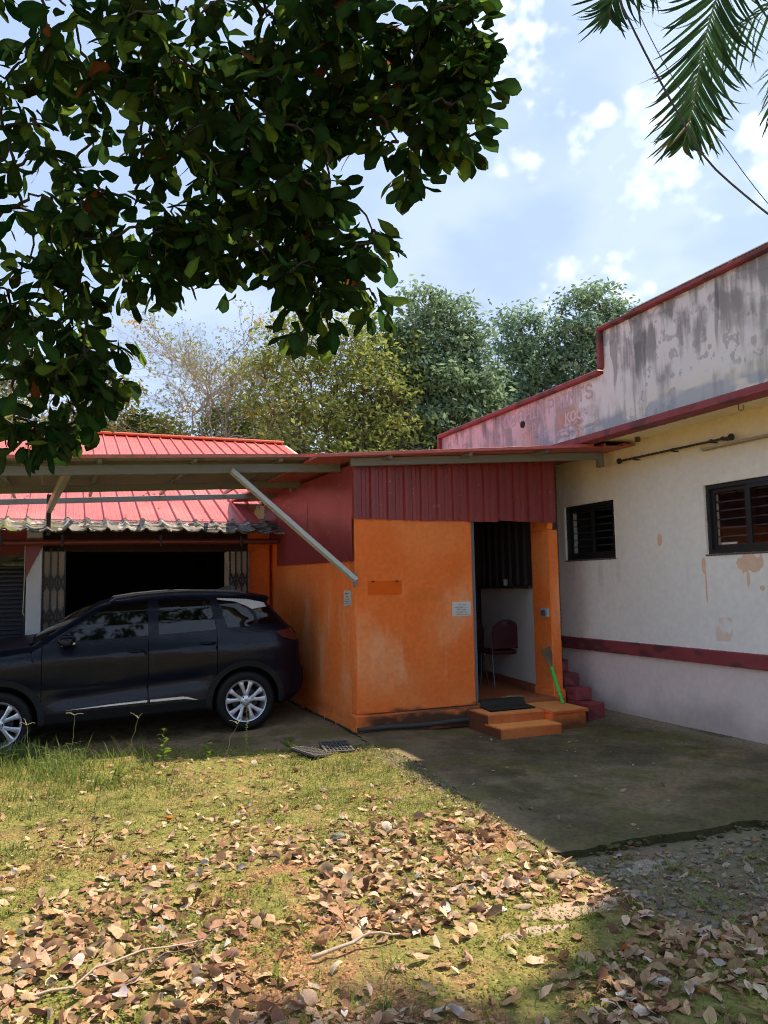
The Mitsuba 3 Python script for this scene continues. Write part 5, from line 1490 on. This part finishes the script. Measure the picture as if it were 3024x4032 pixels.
for dx in (-0.75, -0.1, 0.55):
    grow(db + np.array([0.15 * dx, 0, 2.6]), np.array([dx, 0.1, 0.9]), 2.5, 0.075, 0)
add(DT + '__trunk', tube(curve(db, db + [0, 0, 2.7], 0, 3, 6, 0.02), np.linspace(0.16, 0.12, 6), 9), 'vc', col=(0.20, 0.17, 0.14), smooth=True)
add(DT + '__branches', cat(tub), 'vc', col=(0.32, 0.29, 0.25), smooth=True, kind='stuff')
tips = np.array(tips)
sel = tips[rd_.random(len(tips)) < 0.75]
n = len(sel) * 4
P = np.repeat(sel, 4, 0) + rd_.normal(size=(n, 3)) * 0.10
V_, F_ = leaf_batch(P, rd_.normal(size=(n, 3)) + [0, 0, -.4], rd_.normal(size=(n, 3)) + [0, 0, 1], np.full(n, 0.11), np.full(n, 0.024), OVAL, np.zeros(n), np.zeros(n), 2)
cc = np.where((rd_.random(n) < 0.12)[:, None], [[0.5, 0.33, 0.03]], [[0.24, 0.27, 0.10]])
v, f = joined(V_, F_)
add(DT + '__crown', trimesh.Trimesh(v, f, process=False), 'leaf_far', col=np.repeat(cc, V_.shape[1], 0), kind='stuff')
for k, c in enumerate(tips[np.argsort(rd_.random(len(tips)))[:5]]):
    n = 46
    V_, F_ = leaf_batch(c + rd_.normal(size=(n, 3)) * [.17, .17, .12], rd_.normal(size=(n, 3)), rd_.normal(size=(n, 3)) + [0, 0, 1], np.full(n, 0.12), np.full(n, 0.025), OVAL, np.zeros(n), np.zeros(n), 2)
    v, f = joined(V_, F_)
    add(DT + '__yellow_tuft', trimesh.Trimesh(v, f, process=False), 'leaf_far', col=(0.55, 0.36, 0.03), kind='stuff')

# young palm behind the ridge
PT = thing('young_palm', 'young palm with upright fan of fronds showing above the roof ridge', 'palm')
yc = np.array(at_az(4.9, 24.0)) + [0, 0, 5.0]
add(PT + '__trunk', tube([yc - [0, 0, 5.2], yc], [0.14, 0.10], 9), 'vc', col=(0.15, 0.13, 0.10), smooth=True)
for i, (hx, el, ln_, dr_) in enumerate(((-1, 0.95, 2.3, 1.5), (-.6, 1.25, 2.5, 0.9), (0.1, 1.45, 2.5, 0.4), (0.7, 1.2, 2.3, 1.2), (1, 0.8, 2.0, 1.5))):
    frond(yc, (hx * math.cos(el), 0.15, math.sin(el)), ln_, dr_, 60 + i, 20, 0.035, 0.75, 0.2)

rs0 = np.random.default_rng(303)
# ---- lawn: blades, low moss leaves, litter
LAWN = Polygon([(-2.4, 8.5), (-2.0, 8.55), (-0.4, 8.42), (0.6, 8.2), (1.35, 7.9), (1.9, 7.6), (2.45, 7.48), (2.86, 7.3), (2.96, 6.9), (2.90, 5.9), (2.76, 4.9), (2.70, 4.02), (2.9, 3.9), (4.6, 3.75), (5.6, 3.6), (5.6, 1.2), (-2.4, 1.2)])
import shapely
rg = np.random.default_rng(91)


def lawn_points(n, seed):
    r = np.random.default_rng(seed)
    x, y = r.uniform(-2.4, 5.6, n), r.uniform(1.9, 8.9, n)
    keep = shapely.contains_xy(LAWN, x, y)
    az = np.degrees(np.arctan2(x, y))
    keep &= (az > -20) & (az < 62)
    return x[keep], y[keep]


def bare_mask(x, y):
    p = np.stack([x, y, 0 * x], -1)
    return meshkit.fbm(p * 1.3 + [3.3, 1.7, 0], 4, 12)


x, y = lawn_points(272000, 5)
p = np.stack([x, y, 0 * x], -1)
m_ = bare_mask(x, y)
clumpy = meshkit.fbm(p * 3.2, 3, 33)
dens = np.clip((0.66 - m_) * 4.5, 0.05, 1) * np.clip((clumpy - 0.30) * 3.2, 0.08, 1) * np.interp(y, [2.5, 4.2, 5.2, 7], [0.20, 0.32, 0.75, 1.0]) * np.where((x > 2.6) & (y < 4.0), 0.6, 1)
k = rg.random(len(x)) < dens * 0.62
x, y, clumpy = x[k], y[k], clumpy[k]
n = len(x)
tall = sst(0.50, 0.68, meshkit.fbm(np.stack([x * 0.9, y * 1.1, 0 * x], -1), 3, 44)) * 0.5 + sst(1.3, -0.3, x) * sst(6.2, 7.6, y) * 1.6 + sst(0.9, -0.2, x) * sst(4.6, 5.6, y) * 0.45
h = (0.014 + 0.022 * rg.random(n) + 0.035 * np.clip(clumpy - 0.45, 0, 1)) * (1 + 1.6 * tall * rg.random(n)) + 0.06 * tall * (rg.random(n) < 0.18)
az = rg.uniform(0, 6.283, n)
lean = rg.uniform(0.15, 1.1, n)
b0 = np.stack([x, y, terrain(x, y) - 0.003], -1)
dv = np.stack([np.cos(az), np.sin(az), 0 * az], -1)
sdv = np.stack([-np.sin(az), np.cos(az), 0 * az], -1)
wv = (0.0011 + 0.0016 * rg.random(n))[:, None] * (1 + 0.5 * tall[:, None])
m1 = b0 + dv * (h * lean * 0.25)[:, None] + [0, 0, 1] * (h * 0.6)[:, None]
tp = b0 + dv * (h * lean)[:, None] + [0, 0, 1] * (h * np.clip(1.05 - 0.45 * lean, .3, 1))[:, None]
V_ = np.stack([b0 - sdv * wv, b0 + sdv * wv, m1 - sdv * wv * 0.85, m1 + sdv * wv * 0.85, tp], 1)
F_ = np.array([[0, 1, 3], [0, 3, 2], [2, 3, 4]])
ca, cb, cd_ = np.array([0.20, 0.235, 0.055]), np.array([0.34, 0.325, 0.115]), np.array([0.44, 0.36, 0.19])
u = rg.random(n)[:, None]
gc = ca + (cb - ca) * np.clip(0.6 * u + 0.8 * (clumpy[:, None] - 0.4), 0, 1)
gc = np.where(rg.random(n)[:, None] < 0.10, cd_, gc)
gc = gc * (1 - 0.35 * np.clip(tall[:, None], 0, 1) * [1, 0.45, 0.5]) * rg.uniform(0.75, 1.2, (n, 1))
v, f = joined(V_, F_)
add('lawn_grass', trimesh.Trimesh(v, f, process=False), 'grass_mat', col=np.repeat(gc, 5, 0), label='short yellow-green lawn grass, taller and greener towards the car', cat='grass', kind='stuff')

# tiny creeping moss leaves
x, y = lawn_points(236000, 6)
m_ = bare_mask(x, y)
kk = meshkit.fbm(np.stack([x * 4.5, y * 4.5, 0 * x], -1), 3, 55)
k = (rg.random(len(x)) < np.clip((0.64 - m_) * 5, 0.03, 1) * np.clip((kk - 0.36) * 4, 0.04, 1) * np.interp(y, [2.4, 4.2, 6], [1.4, 1.0, .4]))
x, y, kk = x[k], y[k], kk[k]
n = len(x)
s_ = rg.uniform(0.004, 0.0095, n)
c0 = np.stack([x, y, terrain(x, y) + rg.uniform(0.001, 0.016, n)], -1)
a1 = rg.normal(size=(n, 3)) * [1, 1, 0.35]; a1 /= np.linalg.norm(a1, axis=1, keepdims=True)
a2 = np.cross(a1, rg.normal(size=(n, 3)) * 0.5 + [0, 0, 1]); a2 /= np.linalg.norm(a2, axis=1, keepdims=True)
V_ = np.stack([c0 - a1 * s_[:, None], c0 - a2 * s_[:, None] * 0.7, c0 + a1 * s_[:, None], c0 + a2 * s_[:, None] * 0.7], 1)
v, f = joined(V_, np.array([[0, 1, 2], [0, 2, 3]]))
mc = np.array([0.13, 0.16, 0.03]) + (np.array([0.27, 0.27, 0.06]) - np.array([0.13, 0.16, 0.03])) * rg.random((n, 1))
add('ground_cover', trimesh.Trimesh(v, f, process=False), 'grass_mat', col=np.repeat(mc * rg.uniform(.75, 1.2, (n, 1)), 4, 0), label='low creeping moss and clover patches between the dead leaves', cat='moss', kind='stuff')

# laterite grit
x, y = lawn_points(70000, 7)
m_ = bare_mask(x, y)
k = (rg.random(len(x)) < np.clip((m_ - 0.50) * 7, 0.02, 1)) & (y < 5.8)
x, y = x[k], y[k]
n = len(x)
ico = trimesh.creation.icosahedron()
sc_ = rg.uniform(0.0025, 0.0075, (n, 1, 1)) * rg.uniform(0.6, 1.2, (n, 1, 3))
V_ = ico.vertices[None] * sc_ * rg.uniform(0.8, 1.2, (n, 12, 1)) + np.stack([x, y, terrain(x, y) + 0.001], -1)[:, None]
v, f = joined(V_, ico.faces)
pc = np.array([0.30, 0.135, 0.055]) * rg.uniform(0.5, 1.4, (n, 1)) + rg.uniform(0, 0.05, (n, 1)) * [1, 1, 1]
add('gravel', trimesh.Trimesh(v, f, process=False), 'vc', col=np.repeat(pc, 12, 0), label='reddish laterite grit lying in the bare patches of the lawn', cat='gravel', kind='stuff')

# fallen leaves
xs_, ys_ = lawn_points(47000, 8)
pf = np.stack([xs_, ys_, 0 * xs_], -1)
cl = meshkit.fbm(pf * 1.9, 3, 66)
dn = np.interp(ys_, [1.9, 2.6, 3.6, 4.4, 5.0, 6.0, 7.5], [0.9, 1.0, 0.95, 0.70, 0.30, 0.15, 0.10]) * np.clip((cl - 0.37) * 5.2, 0.10, 1)
dn = np.where((xs_ > 2.65) & (ys_ > 2.9), 0.55, dn)
k = rg.random(len(xs_)) < dn * 1.1
fx, fy = xs_[k], ys_[k]
debris = (fx > 2.65) & (fy > 2.95)
# a few on the yard
ny_ = 64
yx, yy = rg.uniform(2.9, 6.0, ny_), rg.uniform(4.1, 7.6, ny_)
fx, fy = np.r_[fx, yx], np.r_[fy, yy]
onyard = np.r_[np.zeros(len(debris), bool), np.ones(ny_, bool)]
debris = np.r_[debris, np.zeros(ny_, bool)]
n = len(fx)
Lf = np.where(rg.random(n) < 0.42, rg.uniform(0.018, 0.05, n), 0.045 + 0.068 * rg.beta(1.6, 2.2, n)) * np.where(debris, 0.62, 1) * np.where(onyard, 0.6, 1) * np.where(fy > 5, 0.8, 1)
az = rg.uniform(0, 6.283, n)
tilt = rg.normal(0, 0.20, n) + 0.10
d = np.stack([np.cos(az) * np.cos(tilt), np.sin(az) * np.cos(tilt), np.sin(tilt)], -1)
roll = rg.normal(0, 0.45, n)
sd = np.stack([-np.sin(az), np.cos(az), 0 * az], -1)
nr = np.cross(d, sd) * 1.0
nr = nr * np.cos(roll)[:, None] + sd * np.sin(roll)[:, None]
nr = np.where((nr[:, 2:] < 0), -nr, nr)
flip = rg.random(n) < 0.45
curl = rg.normal(0.0, 0.75, n) + np.where(flip, -0.8, 0.6)
fold = np.where(flip, -1, 1) * rg.uniform(0.10, 0.75, n)
zb = np.where(onyard, 0.004 + 0.02 * sst(5.4, 6.2, fx) - 0.058 * sst(5.8, 7.1, fy) * sst(3.2, 4.2, fx) * sst(6.15, 5.7, fx), terrain(fx, fy) + 0.006) + rg.uniform(0, 1, n) ** 2 * np.where(onyard, 0.004, 0.030)
pos = np.stack([fx, fy, zb], -1) - d * Lf[:, None] * 0.5
FV, FF = leaf_batch(pos, d, nr, Lf, Lf * rg.uniform(0.20, 0.33, n), OVAL, fold, curl, 6, 0.15, 9, 0.055)
gz = np.where(onyard[:, None], (0.0035 + 0.02 * sst(5.4, 6.2, fx) - 0.058 * sst(5.8, 7.1, fy) * sst(3.2, 4.2, fx) * sst(6.15, 5.7, fx))[:, None], terrain(FV[..., 0], FV[..., 1]) + 0.003)
low_ = np.min(FV[..., 2] - gz, axis=1)
FV[..., 2] += np.where(low_ < 0.0, -low_, np.where(low_ > 0.012, -low_ + 0.006, 0))[:, None]
pal = np.array([[0.44, 0.285, 0.165], [0.52, 0.365, 0.23], [0.33, 0.20, 0.115], [0.56, 0.42, 0.29], [0.15, 0.085, 0.05], [0.52, 0.46, 0.40], [0.50, 0.17, 0.035]])
ci = rg.choice(7, n, p=[0.28, 0.22, 0.20, 0.12, 0.125, 0.05, 0.005])
fc = pal[ci] * rg.uniform(0.75, 1.18, (n, 1)) * (1 + rg.normal(0, 0.05, (n, 3)))
grey = np.array([0.25, 0.20, 0.145]) * rg.uniform(0.5, 1.4, (n, 1))
fc = np.where(debris[:, None] & (rg.random(n)[:, None] < 0.75), grey, fc)
fc = np.clip(fc, 0.01, 0.8)
t3 = np.tile(np.array([1.0, 0.78, 1.0]), FV.shape[1] // 3)
vein = 1 + 0.10 * np.sin(np.arange(FV.shape[1]) * 2.1)
fcol = np.repeat(fc[:, None], FV.shape[1], 1)
fmod = (t3 * vein)[None] * rg.uniform(0.86, 1.12, (n, FV.shape[1]))
iv, zz = in_view(FV.mean(1), 1.0)
order = np.argsort(np.where(iv, zz / Lf, 1e9))
scene['dead_leaf'] = {'type': 'principledthin', 'base_color': VC, 'roughness': 0.6, 'diff_trans': 0.25, 'spec_trans': 0.0, 'eta': 1.35}
for k in order[:300]:
    c = ci[k]
    look = ('tan', 'pale tan', 'brown', 'pinkish buff', 'dark brown', 'whitish bleached', 'orange')[c]
    shape_ = ('cupped' if fold[k] > 0 else 'arched') if abs(fold[k]) > 0.4 else 'flattish'
    c0 = FV[k].mean(0)
    zone = ('in the shaded litter at the lower right' if c0[0] > 1.9 and c0[1] < 3.1 else 'in the litter at the lower left corner' if c0[0] < 0.55 and c0[1] < 3.6 else 'in the litter along the bottom edge' if c0[1] < 3.15 else 'on the lower ground before the yard edge' if c0[0] > 2.6 else 'in the sunlit litter at the middle of the near lawn')
    lab = f'{look} {shape_} dead leaf {zone}'
    grp = 'dead leaves on the near lawn'
    add('fallen_leaf', trimesh.Trimesh(FV[k], FF, process=False), 'dead_leaf', smooth=True, col=fcol[k], mod=fmod[k], label=lab, cat='leaf', group=grp)
rest = order[300:]
nr_ = 70
ru, rx = rg.uniform(0.1, 4.5, nr_) ** 1.0, rg.uniform(-0.6, 3.4, nr_)
ra = rg.uniform(0, 6.28, nr_)
tl_, nn_ = np.array([0, math.cos(sl), math.sin(sl)]), np.array([0, -math.sin(sl), math.cos(sl)])
rp_ = np.array([0, EY, EZ]) + rx[:, None] * [1, 0, 0] + ru[:, None] * tl_ + nn_ * 0.010
RV, _ = leaf_batch(rp_, np.cos(ra)[:, None] * np.array([1.0, 0, 0]) + np.sin(ra)[:, None] * tl_, np.tile(nn_, (nr_, 1)), rg.uniform(0.04, 0.085, nr_), rg.uniform(0.012, 0.02, nr_), OVAL, rg.uniform(0.1, 0.5, nr_), rg.uniform(0.2, 0.9, nr_), 6)
v, f = joined(RV, FF)
add('roof_litter', trimesh.Trimesh(v, f, process=False), 'dead_leaf', smooth=True, col=(0.10, 0.055, 0.04), label='dry brown leaf scraps scattered on the pink roof', cat='leaves', kind='stuff')
v, f = joined(FV[rest], FF)
add('leaf_litter', trimesh.Trimesh(v, f, process=False), 'dead_leaf', smooth=True, col=fcol[rest].reshape(-1, 3), mod=fmod[rest].ravel(), label='smaller dead leaves and leaf scraps strewn over lawn and yard', cat='leaves', kind='stuff')

# weeds along the lawn edge
def weed(label, px, py, h, nleaf, Lw, col, seed, spike=False, lean=(0.0, 0.0)):
    r = np.random.default_rng(seed)
    t = thing('weed', label, 'weed')
    b = np.array([px, py, float(terrain(px, py)) - 0.005])
    c = curve(b, b + [lean[0], lean[1], h], 0, seed, 9, 0.02)
    add(t + '__stem', tube(c, np.linspace(0.0032, 0.0014, 9), 5), 'vc', col=np.array(col) * 0.8, smooth=True)
    u = np.linspace(0.18, 0.99, nleaf)
    P = np.array([[np.interp(q, np.linspace(0, 1, 9), c[:, j]) for j in range(3)] for q in u])
    a = np.arange(nleaf) * 2.4 + r.normal(size=nleaf) * 0.3
    d = np.stack([np.cos(a), np.sin(a), r.uniform(0.0, 0.8, nleaf)], -1)
    Ls = Lw * (1.15 - 0.6 * u) * r.uniform(0.8, 1.2, nleaf) * (0.5 if spike else 1)
    V_, F_ = leaf_batch(P, d, np.tile([0, 0, 1.0], (nleaf, 1)) + 0.3 * r.normal(size=(nleaf, 3)), Ls, Ls * (0.24 if not spike else 0.34), OVAL, r.uniform(0.1, 0.4, nleaf), r.normal(-0.5, 0.3, nleaf), 5)
    for k in range(nleaf):
        add(t + '__leaf', trimesh.Trimesh(V_[k], F_, process=False), 'leaf_live', smooth=True, col=np.array(col) * r.uniform(0.75, 1.25))
    return t


weed('bright green leafy weed with a pinkish seed tip in front of the car door', 0.86, 7.35, 0.34, 16, 0.085, (0.13, 0.20, 0.025), 1)
weed('tall narrow yellow-green weed spike in front of the rear wheel', 1.62, 7.38, 0.46, 44, 0.05, (0.20, 0.23, 0.06), 2, spike=True)
weed('small broad-leaved seedling between the two taller weeds', 1.26, 7.45, 0.16, 7, 0.10, (0.12, 0.20, 0.03), 3)
weed('little seedling with pointed leaves beside the drain grating', 2.02, 7.33, 0.12, 5, 0.12, (0.11, 0.18, 0.03), 4)
weed('thin wiry weed stalk standing alone at the left of the lawn', 0.20, 5.20, 0.40, 9, 0.035, (0.10, 0.10, 0.05), 5, lean=(0.02, -0.02))
weed('broad-leaved green weed low at the left lawn edge', 0.45, 6.9, 0.16, 9, 0.10, (0.12, 0.19, 0.025), 6)
for i, (px, py, hh, lab) in enumerate(((0.10, 7.9, 0.42, 'pale grass seed stalk with forked head left of the car door'), (1.42, 7.42, 0.30, 'dry forked grass stalk beside the tall weed spike'), (0.55, 7.6, 0.40, 'leaning grass seed stalk before the car sill'), (-0.25, 7.9, 0.36, 'green grass seed stalk beside the front wheel'))):
    r = np.random.default_rng(200 + i)
    t = thing('grass_stalk', lab, 'grass stalk')
    b = np.array([px, py, float(terrain(px, py))])
    c = curve(b, b + [r.normal() * 0.06, r.normal() * 0.05, hh], 0, 300 + i, 8, 0.02)
    add(t + '__stem', tube(c, np.linspace(0.0024, 0.0012, 8), 5), 'vc', col=(0.36, 0.33, 0.16), smooth=True)
    for k in range(3):
        an = r.uniform(0, 6.28)
        e = c[-1] + np.array([math.cos(an) * 0.08, math.sin(an) * 0.04, r.uniform(-0.01, 0.07)])
        add(t + '__seed_arm', tube(curve(c[-1], e, 0.01, 7 + k, 6, 0.02), np.linspace(0.0026, 0.0014, 6), 5), 'vc', col=(0.40, 0.36, 0.20), smooth=True)

# tall grass tufts by the front wheel
x, y = rg.uniform(-0.75, 0.95, 2000), rg.uniform(6.6, 8.3, 2000)
k = shapely.contains_xy(LAWN, x, y) & (rg.random(len(x)) < np.interp(x, [-0.7, 0.2, 0.9], [1, .7, .15]))
x, y = x[k], y[k]
n = len(x)
az = rg.uniform(0, 6.283, n)
d = np.stack([np.cos(az) * 0.5, np.sin(az) * 0.5, 0 * az + 1.0], -1)
Lg = rg.uniform(0.06, 0.16, n) + 0.16 * (rg.random(n) < 0.25) * rg.random(n)
V_, F_ = leaf_batch(np.stack([x, y, terrain(x, y) - 0.004], -1), d, np.stack([np.cos(az), np.sin(az), 0 * az - 0.2], -1) * -1, Lg, rg.uniform(0.002, 0.0042, n), ([0, .3, .7, 1], [.8, 1, .7, .03]), np.full(n, .3), -rg.uniform(0.2, 1.5, n), 4)
c = np.array([0.12, 0.185, 0.03]) + (np.array([0.24, 0.25, 0.08]) - np.array([0.12, 0.185, 0.03])) * rg.random((n, 1)) ** 1.5
v, f = joined(V_, F_)
add('tall_grass', trimesh.Trimesh(v, f, process=False), 'grass_mat', smooth=True, col=np.repeat(c * rg.uniform(.8, 1.2, (n, 1)), V_.shape[1], 0), label='taller tufted grass growing in front of the car front wheel', cat='grass', kind='stuff')
tx, ty = lawn_points(290, 17)
q = np.repeat(np.arange(len(tx)), 16)
n = len(q)
az = rg.uniform(0, 6.283, n)
bx_, by_ = tx[q] + rg.normal(0, 0.018, n), ty[q] + rg.normal(0, 0.018, n)
d = np.stack([np.cos(az) * 0.9, np.sin(az) * 0.9, 0 * az + 0.8], -1)
Lg = rg.uniform(0.04, 0.11, n) * rg.uniform(0.6, 1.3, len(tx))[q]
V_, F_ = leaf_batch(np.stack([bx_, by_, terrain(bx_, by_) - 0.003], -1), d, np.stack([np.cos(az), np.sin(az), 0 * az - 0.2], -1) * -1, Lg, rg.uniform(0.0018, 0.0042, n), ([0, .3, .7, 1], [.8, 1, .7, .03]), np.full(n, .3), -rg.uniform(0.3, 1.4, n), 4)
c = np.array([0.13, 0.20, 0.035]) + (np.array([0.25, 0.28, 0.08]) - np.array([0.13, 0.20, 0.035])) * rg.random((n, 1))
v, f = joined(V_, F_)
add('grass_tufts', trimesh.Trimesh(v, f, process=False), 'grass_mat', smooth=True, col=np.repeat(c, V_.shape[1], 0), label='small green grass tufts dotted over the lawn and litter', cat='grass', kind='stuff')
# crumbled bits and moss along the broken yard edge
ce = []
for i in range(90):
    px = rs0.uniform(2.66, 5.2)
    py = np.interp(px, [2.66, 2.95, 3.3, 3.75, 4.15, 4.6, 5.2], [4.02, 3.98, 4.03, 3.96, 3.98, 3.80, 3.72]) + rs0.normal(-0.02, 0.025)
    sz = rs0.uniform(0.006, 0.022)
    s = trimesh.creation.icosphere(1)
    ce.append(trimesh.Trimesh(s.vertices * rs0.uniform(0.6, 1.3, (len(s.vertices), 1)) * [sz * 1.3, sz, sz * 0.7] + [px, py, rs0.uniform(-0.06, -0.005)], s.faces, process=False))
add('edge_crumbs', cat(ce), 'concrete', smooth=40, label='crumbled concrete bits along the broken front edge of the yard', cat='rubble', kind='stuff')
# grass before the shutter
x, y = rg.uniform(-2.6, -0.5, 900), rg.uniform(11.6, 12.2, 900)
az = rg.uniform(0, 6.283, 900)
V_, F_ = leaf_batch(np.stack([x, y, 0 * x - 0.2 + 0.5 * 0], -1), np.stack([np.cos(az) * 0.4, np.sin(az) * 0.4, 0 * az + 1.0], -1), np.stack([np.cos(az), np.sin(az), 0 * az - 0.2], -1) * -1, rg.uniform(0.6, 1.25, 900), np.full(900, 0.008), ([0, .3, .7, 1], [.8, 1, .7, .03]), np.full(900, .3), -rg.uniform(0.2, 1.2, 900), 5)
v, f = joined(V_, F_)
add('tall_grass', trimesh.Trimesh(v, f, process=False), 'grass_mat', smooth=True, col=(0.08, 0.12, 0.03), label='green grass growing up before the rolling shutter', cat='grass', kind='stuff')

# stones, slabs, grating, sticks


def stone(name, label, c, size, seed, col, cat_='stone'):
    s = trimesh.creation.icosphere(3)
    v = s.vertices * (0.75 + 0.6 * meshkit.fbm(s.vertices * 1.7 + seed * 3.1, 3, seed)[:, None]) * np.array(size)
    add(name, trimesh.Trimesh(v + np.array(c), s.faces, process=False), 'vc', smooth=True, col=col, mod=0.7 + 0.6 * meshkit.fbm(v * 40, 3, seed), label=label, cat=cat_)


stone('stone', 'grey fist-sized stone lying in the lawn', (1.62, 4.75, 0.02), (0.045, 0.035, 0.032), 3, (0.13, 0.13, 0.11))
stone('stone', 'rounded brown stone at the shadow edge on the reddish soil', (2.48, 3.62, 0.02), (0.075, 0.045, 0.035), 4, (0.22, 0.15, 0.08))
stone('stone', 'white flat chip of stone on the reddish soil', (1.97, 3.42, 0.015), (0.05, 0.035, 0.012), 5, (0.60, 0.57, 0.52))
stone('stone', 'small pale pebble near the pale slab', (2.25, 3.75, 0.012), (0.025, 0.02, 0.015), 6, (0.55, 0.5, 0.42))
stone('rubble_slab', 'flat sandy piece of old paving half sunk in the lawn', (2.32, 3.30, 0.0), (0.36, 0.085, 0.016), 8, (0.30, 0.22, 0.15), 'slab')
stone('rubble_slab', 'narrow pale paving fragment nearer than the sandy slab', (1.98, 3.16, 0.002), (0.20, 0.045, 0.014), 9, (0.28, 0.22, 0.16), 'slab')
stone('rubble_slab', 'third sandy paving piece at the broken slab edge', (3.1, 3.72, -0.07), (0.30, 0.10, 0.030), 10, (0.22, 0.20, 0.16), 'slab')
rs_ = np.random.default_rng(14)
chips = []
for i in range(170):
    s = trimesh.creation.icosphere(1)
    px, py = rs_.uniform(2.72, 5.0), rs_.uniform(2.7, 3.95)
    sz = rs_.uniform(0.008, 0.03)
    v = s.vertices * rs_.uniform(0.6, 1.3, (len(s.vertices), 1)) * [sz * 1.3, sz, sz * 0.55]
    chips.append(trimesh.Trimesh(v + [px, py, float(terrain(px, py)) + sz * 0.2], s.faces, process=False))
add('rubble_chips', cat(chips), 'vc', smooth=40, col=(0.16, 0.14, 0.105), label='grey rubble chips on the lower ground before the yard edge', cat='rubble', kind='stuff')


def grating(label, c, rz, tilt, pit):
    t = thing('drain_grating', label, 'grating')
    M = trimesh.transformations.translation_matrix(c) @ trimesh.transformations.rotation_matrix(rz, (0, 0, 1)) @ trimesh.transformations.rotation_matrix(pit, (1, 0, 0)) @ trimesh.transformations.rotation_matrix(tilt, (0, 1, 0))
    w, h = 0.29, 0.29
    nx, ny = 7, 6
    pl = sbox(-w / 2, -h / 2, w / 2, h / 2)
    holes = [sbox(-w / 2 + 0.018 + (w - 0.036) * i / nx + 0.004, -h / 2 + 0.015 + (h - 0.03) * j / ny + 0.004, -w / 2 + 0.018 + (w - 0.036) * (i + 1) / nx - 0.004, -h / 2 + 0.015 + (h - 0.03) * (j + 1) / ny - 0.004) for i in range(nx) for j in range(ny)]
    m = trimesh.creation.extrude_polygon(pl.difference(unary_union(holes)), 0.018, engine='earcut')
    m.apply_transform(M)
    add(t + '__grid', m, 'vc', col=(0.085, 0.08, 0.075))
    b = bx(-w / 2 + 0.004, w / 2 - 0.004, -h / 2 + 0.004, h / 2 - 0.004, -0.012, -0.002)
    b.apply_transform(M)
    add(t + '__tray', b, 'vc', col=(0.010, 0.010, 0.009))


grating('dark square-holed drain grating lying flat at the lawn corner', (2.46, 7.24, 0.035), -0.05, 0.03, 0.14)
grating('second drain grating tipped into the grass left of the flat one', (2.17, 7.10, 0.045), 0.6, 0.14, 0.16)
for i, (a_, b_, rad, lab) in enumerate((((-0.10, 3.45, 0.03), (0.62, 3.62, 0.05), 0.006, 'thin pale stick lying across the leaf litter'), ((0.25, 3.40, 0.03), (0.78, 3.75, 0.05), 0.004, 'thin dark twig crossing the pale stick'), ((1.00, 3.30, 0.03), (1.42, 3.34, 0.035), 0.010, 'short broken branch among the dead leaves'))):
    add('fallen_twig', tube(curve(a_, b_, 0.02, 400 + i, 10, 0.03), np.linspace(rad, rad * 0.5, 10), 6), 'vc', smooth=True, col=((0.42, 0.33, 0.25), (0.12, 0.08, 0.06), (0.38, 0.30, 0.22))[i], label=lab, cat='twig')

# overhead cables at the upper right
from scipy.interpolate import CubicSpline


def cable(pts, rad, label):
    pts = np.array(pts)
    t = np.r_[0, np.cumsum(np.linalg.norm(np.diff(pts, axis=0), axis=1))]
    q = CubicSpline(t, pts)(np.linspace(0, t[-1], 40))
    add('overhead_cable', tube(q, rad, 8), 'vc', smooth=True, col=(0.03, 0.03, 0.032), label=label, cat='cable')


cable([(4.3, 6.98, 11.0), (5.65, 6.73, 8.73), (6.17, 6.63, 7.62), (6.43, 6.57, 7.11), (6.63, 6.52, 6.73), (6.84, 6.47, 6.41), (7.14, 6.38, 6.11), (7.49, 6.26, 5.79), (8.0, 6.09, 5.39), (8.9, 5.8, 4.85), (9.6, 5.6, 4.5)], 0.012, 'thick black overhead cable curving down to the right edge')
cable([(4.4, 6.9, 11.1), (5.8, 6.66, 8.78), (6.27, 6.58, 7.7), (6.68, 6.48, 7.03), (6.98, 6.39, 6.62), (7.29, 6.31, 6.18), (7.49, 6.25, 5.91), (7.9, 6.13, 5.4), (8.4, 6.0, 4.75)], 0.005, 'thin overhead wire beside the thick cable')
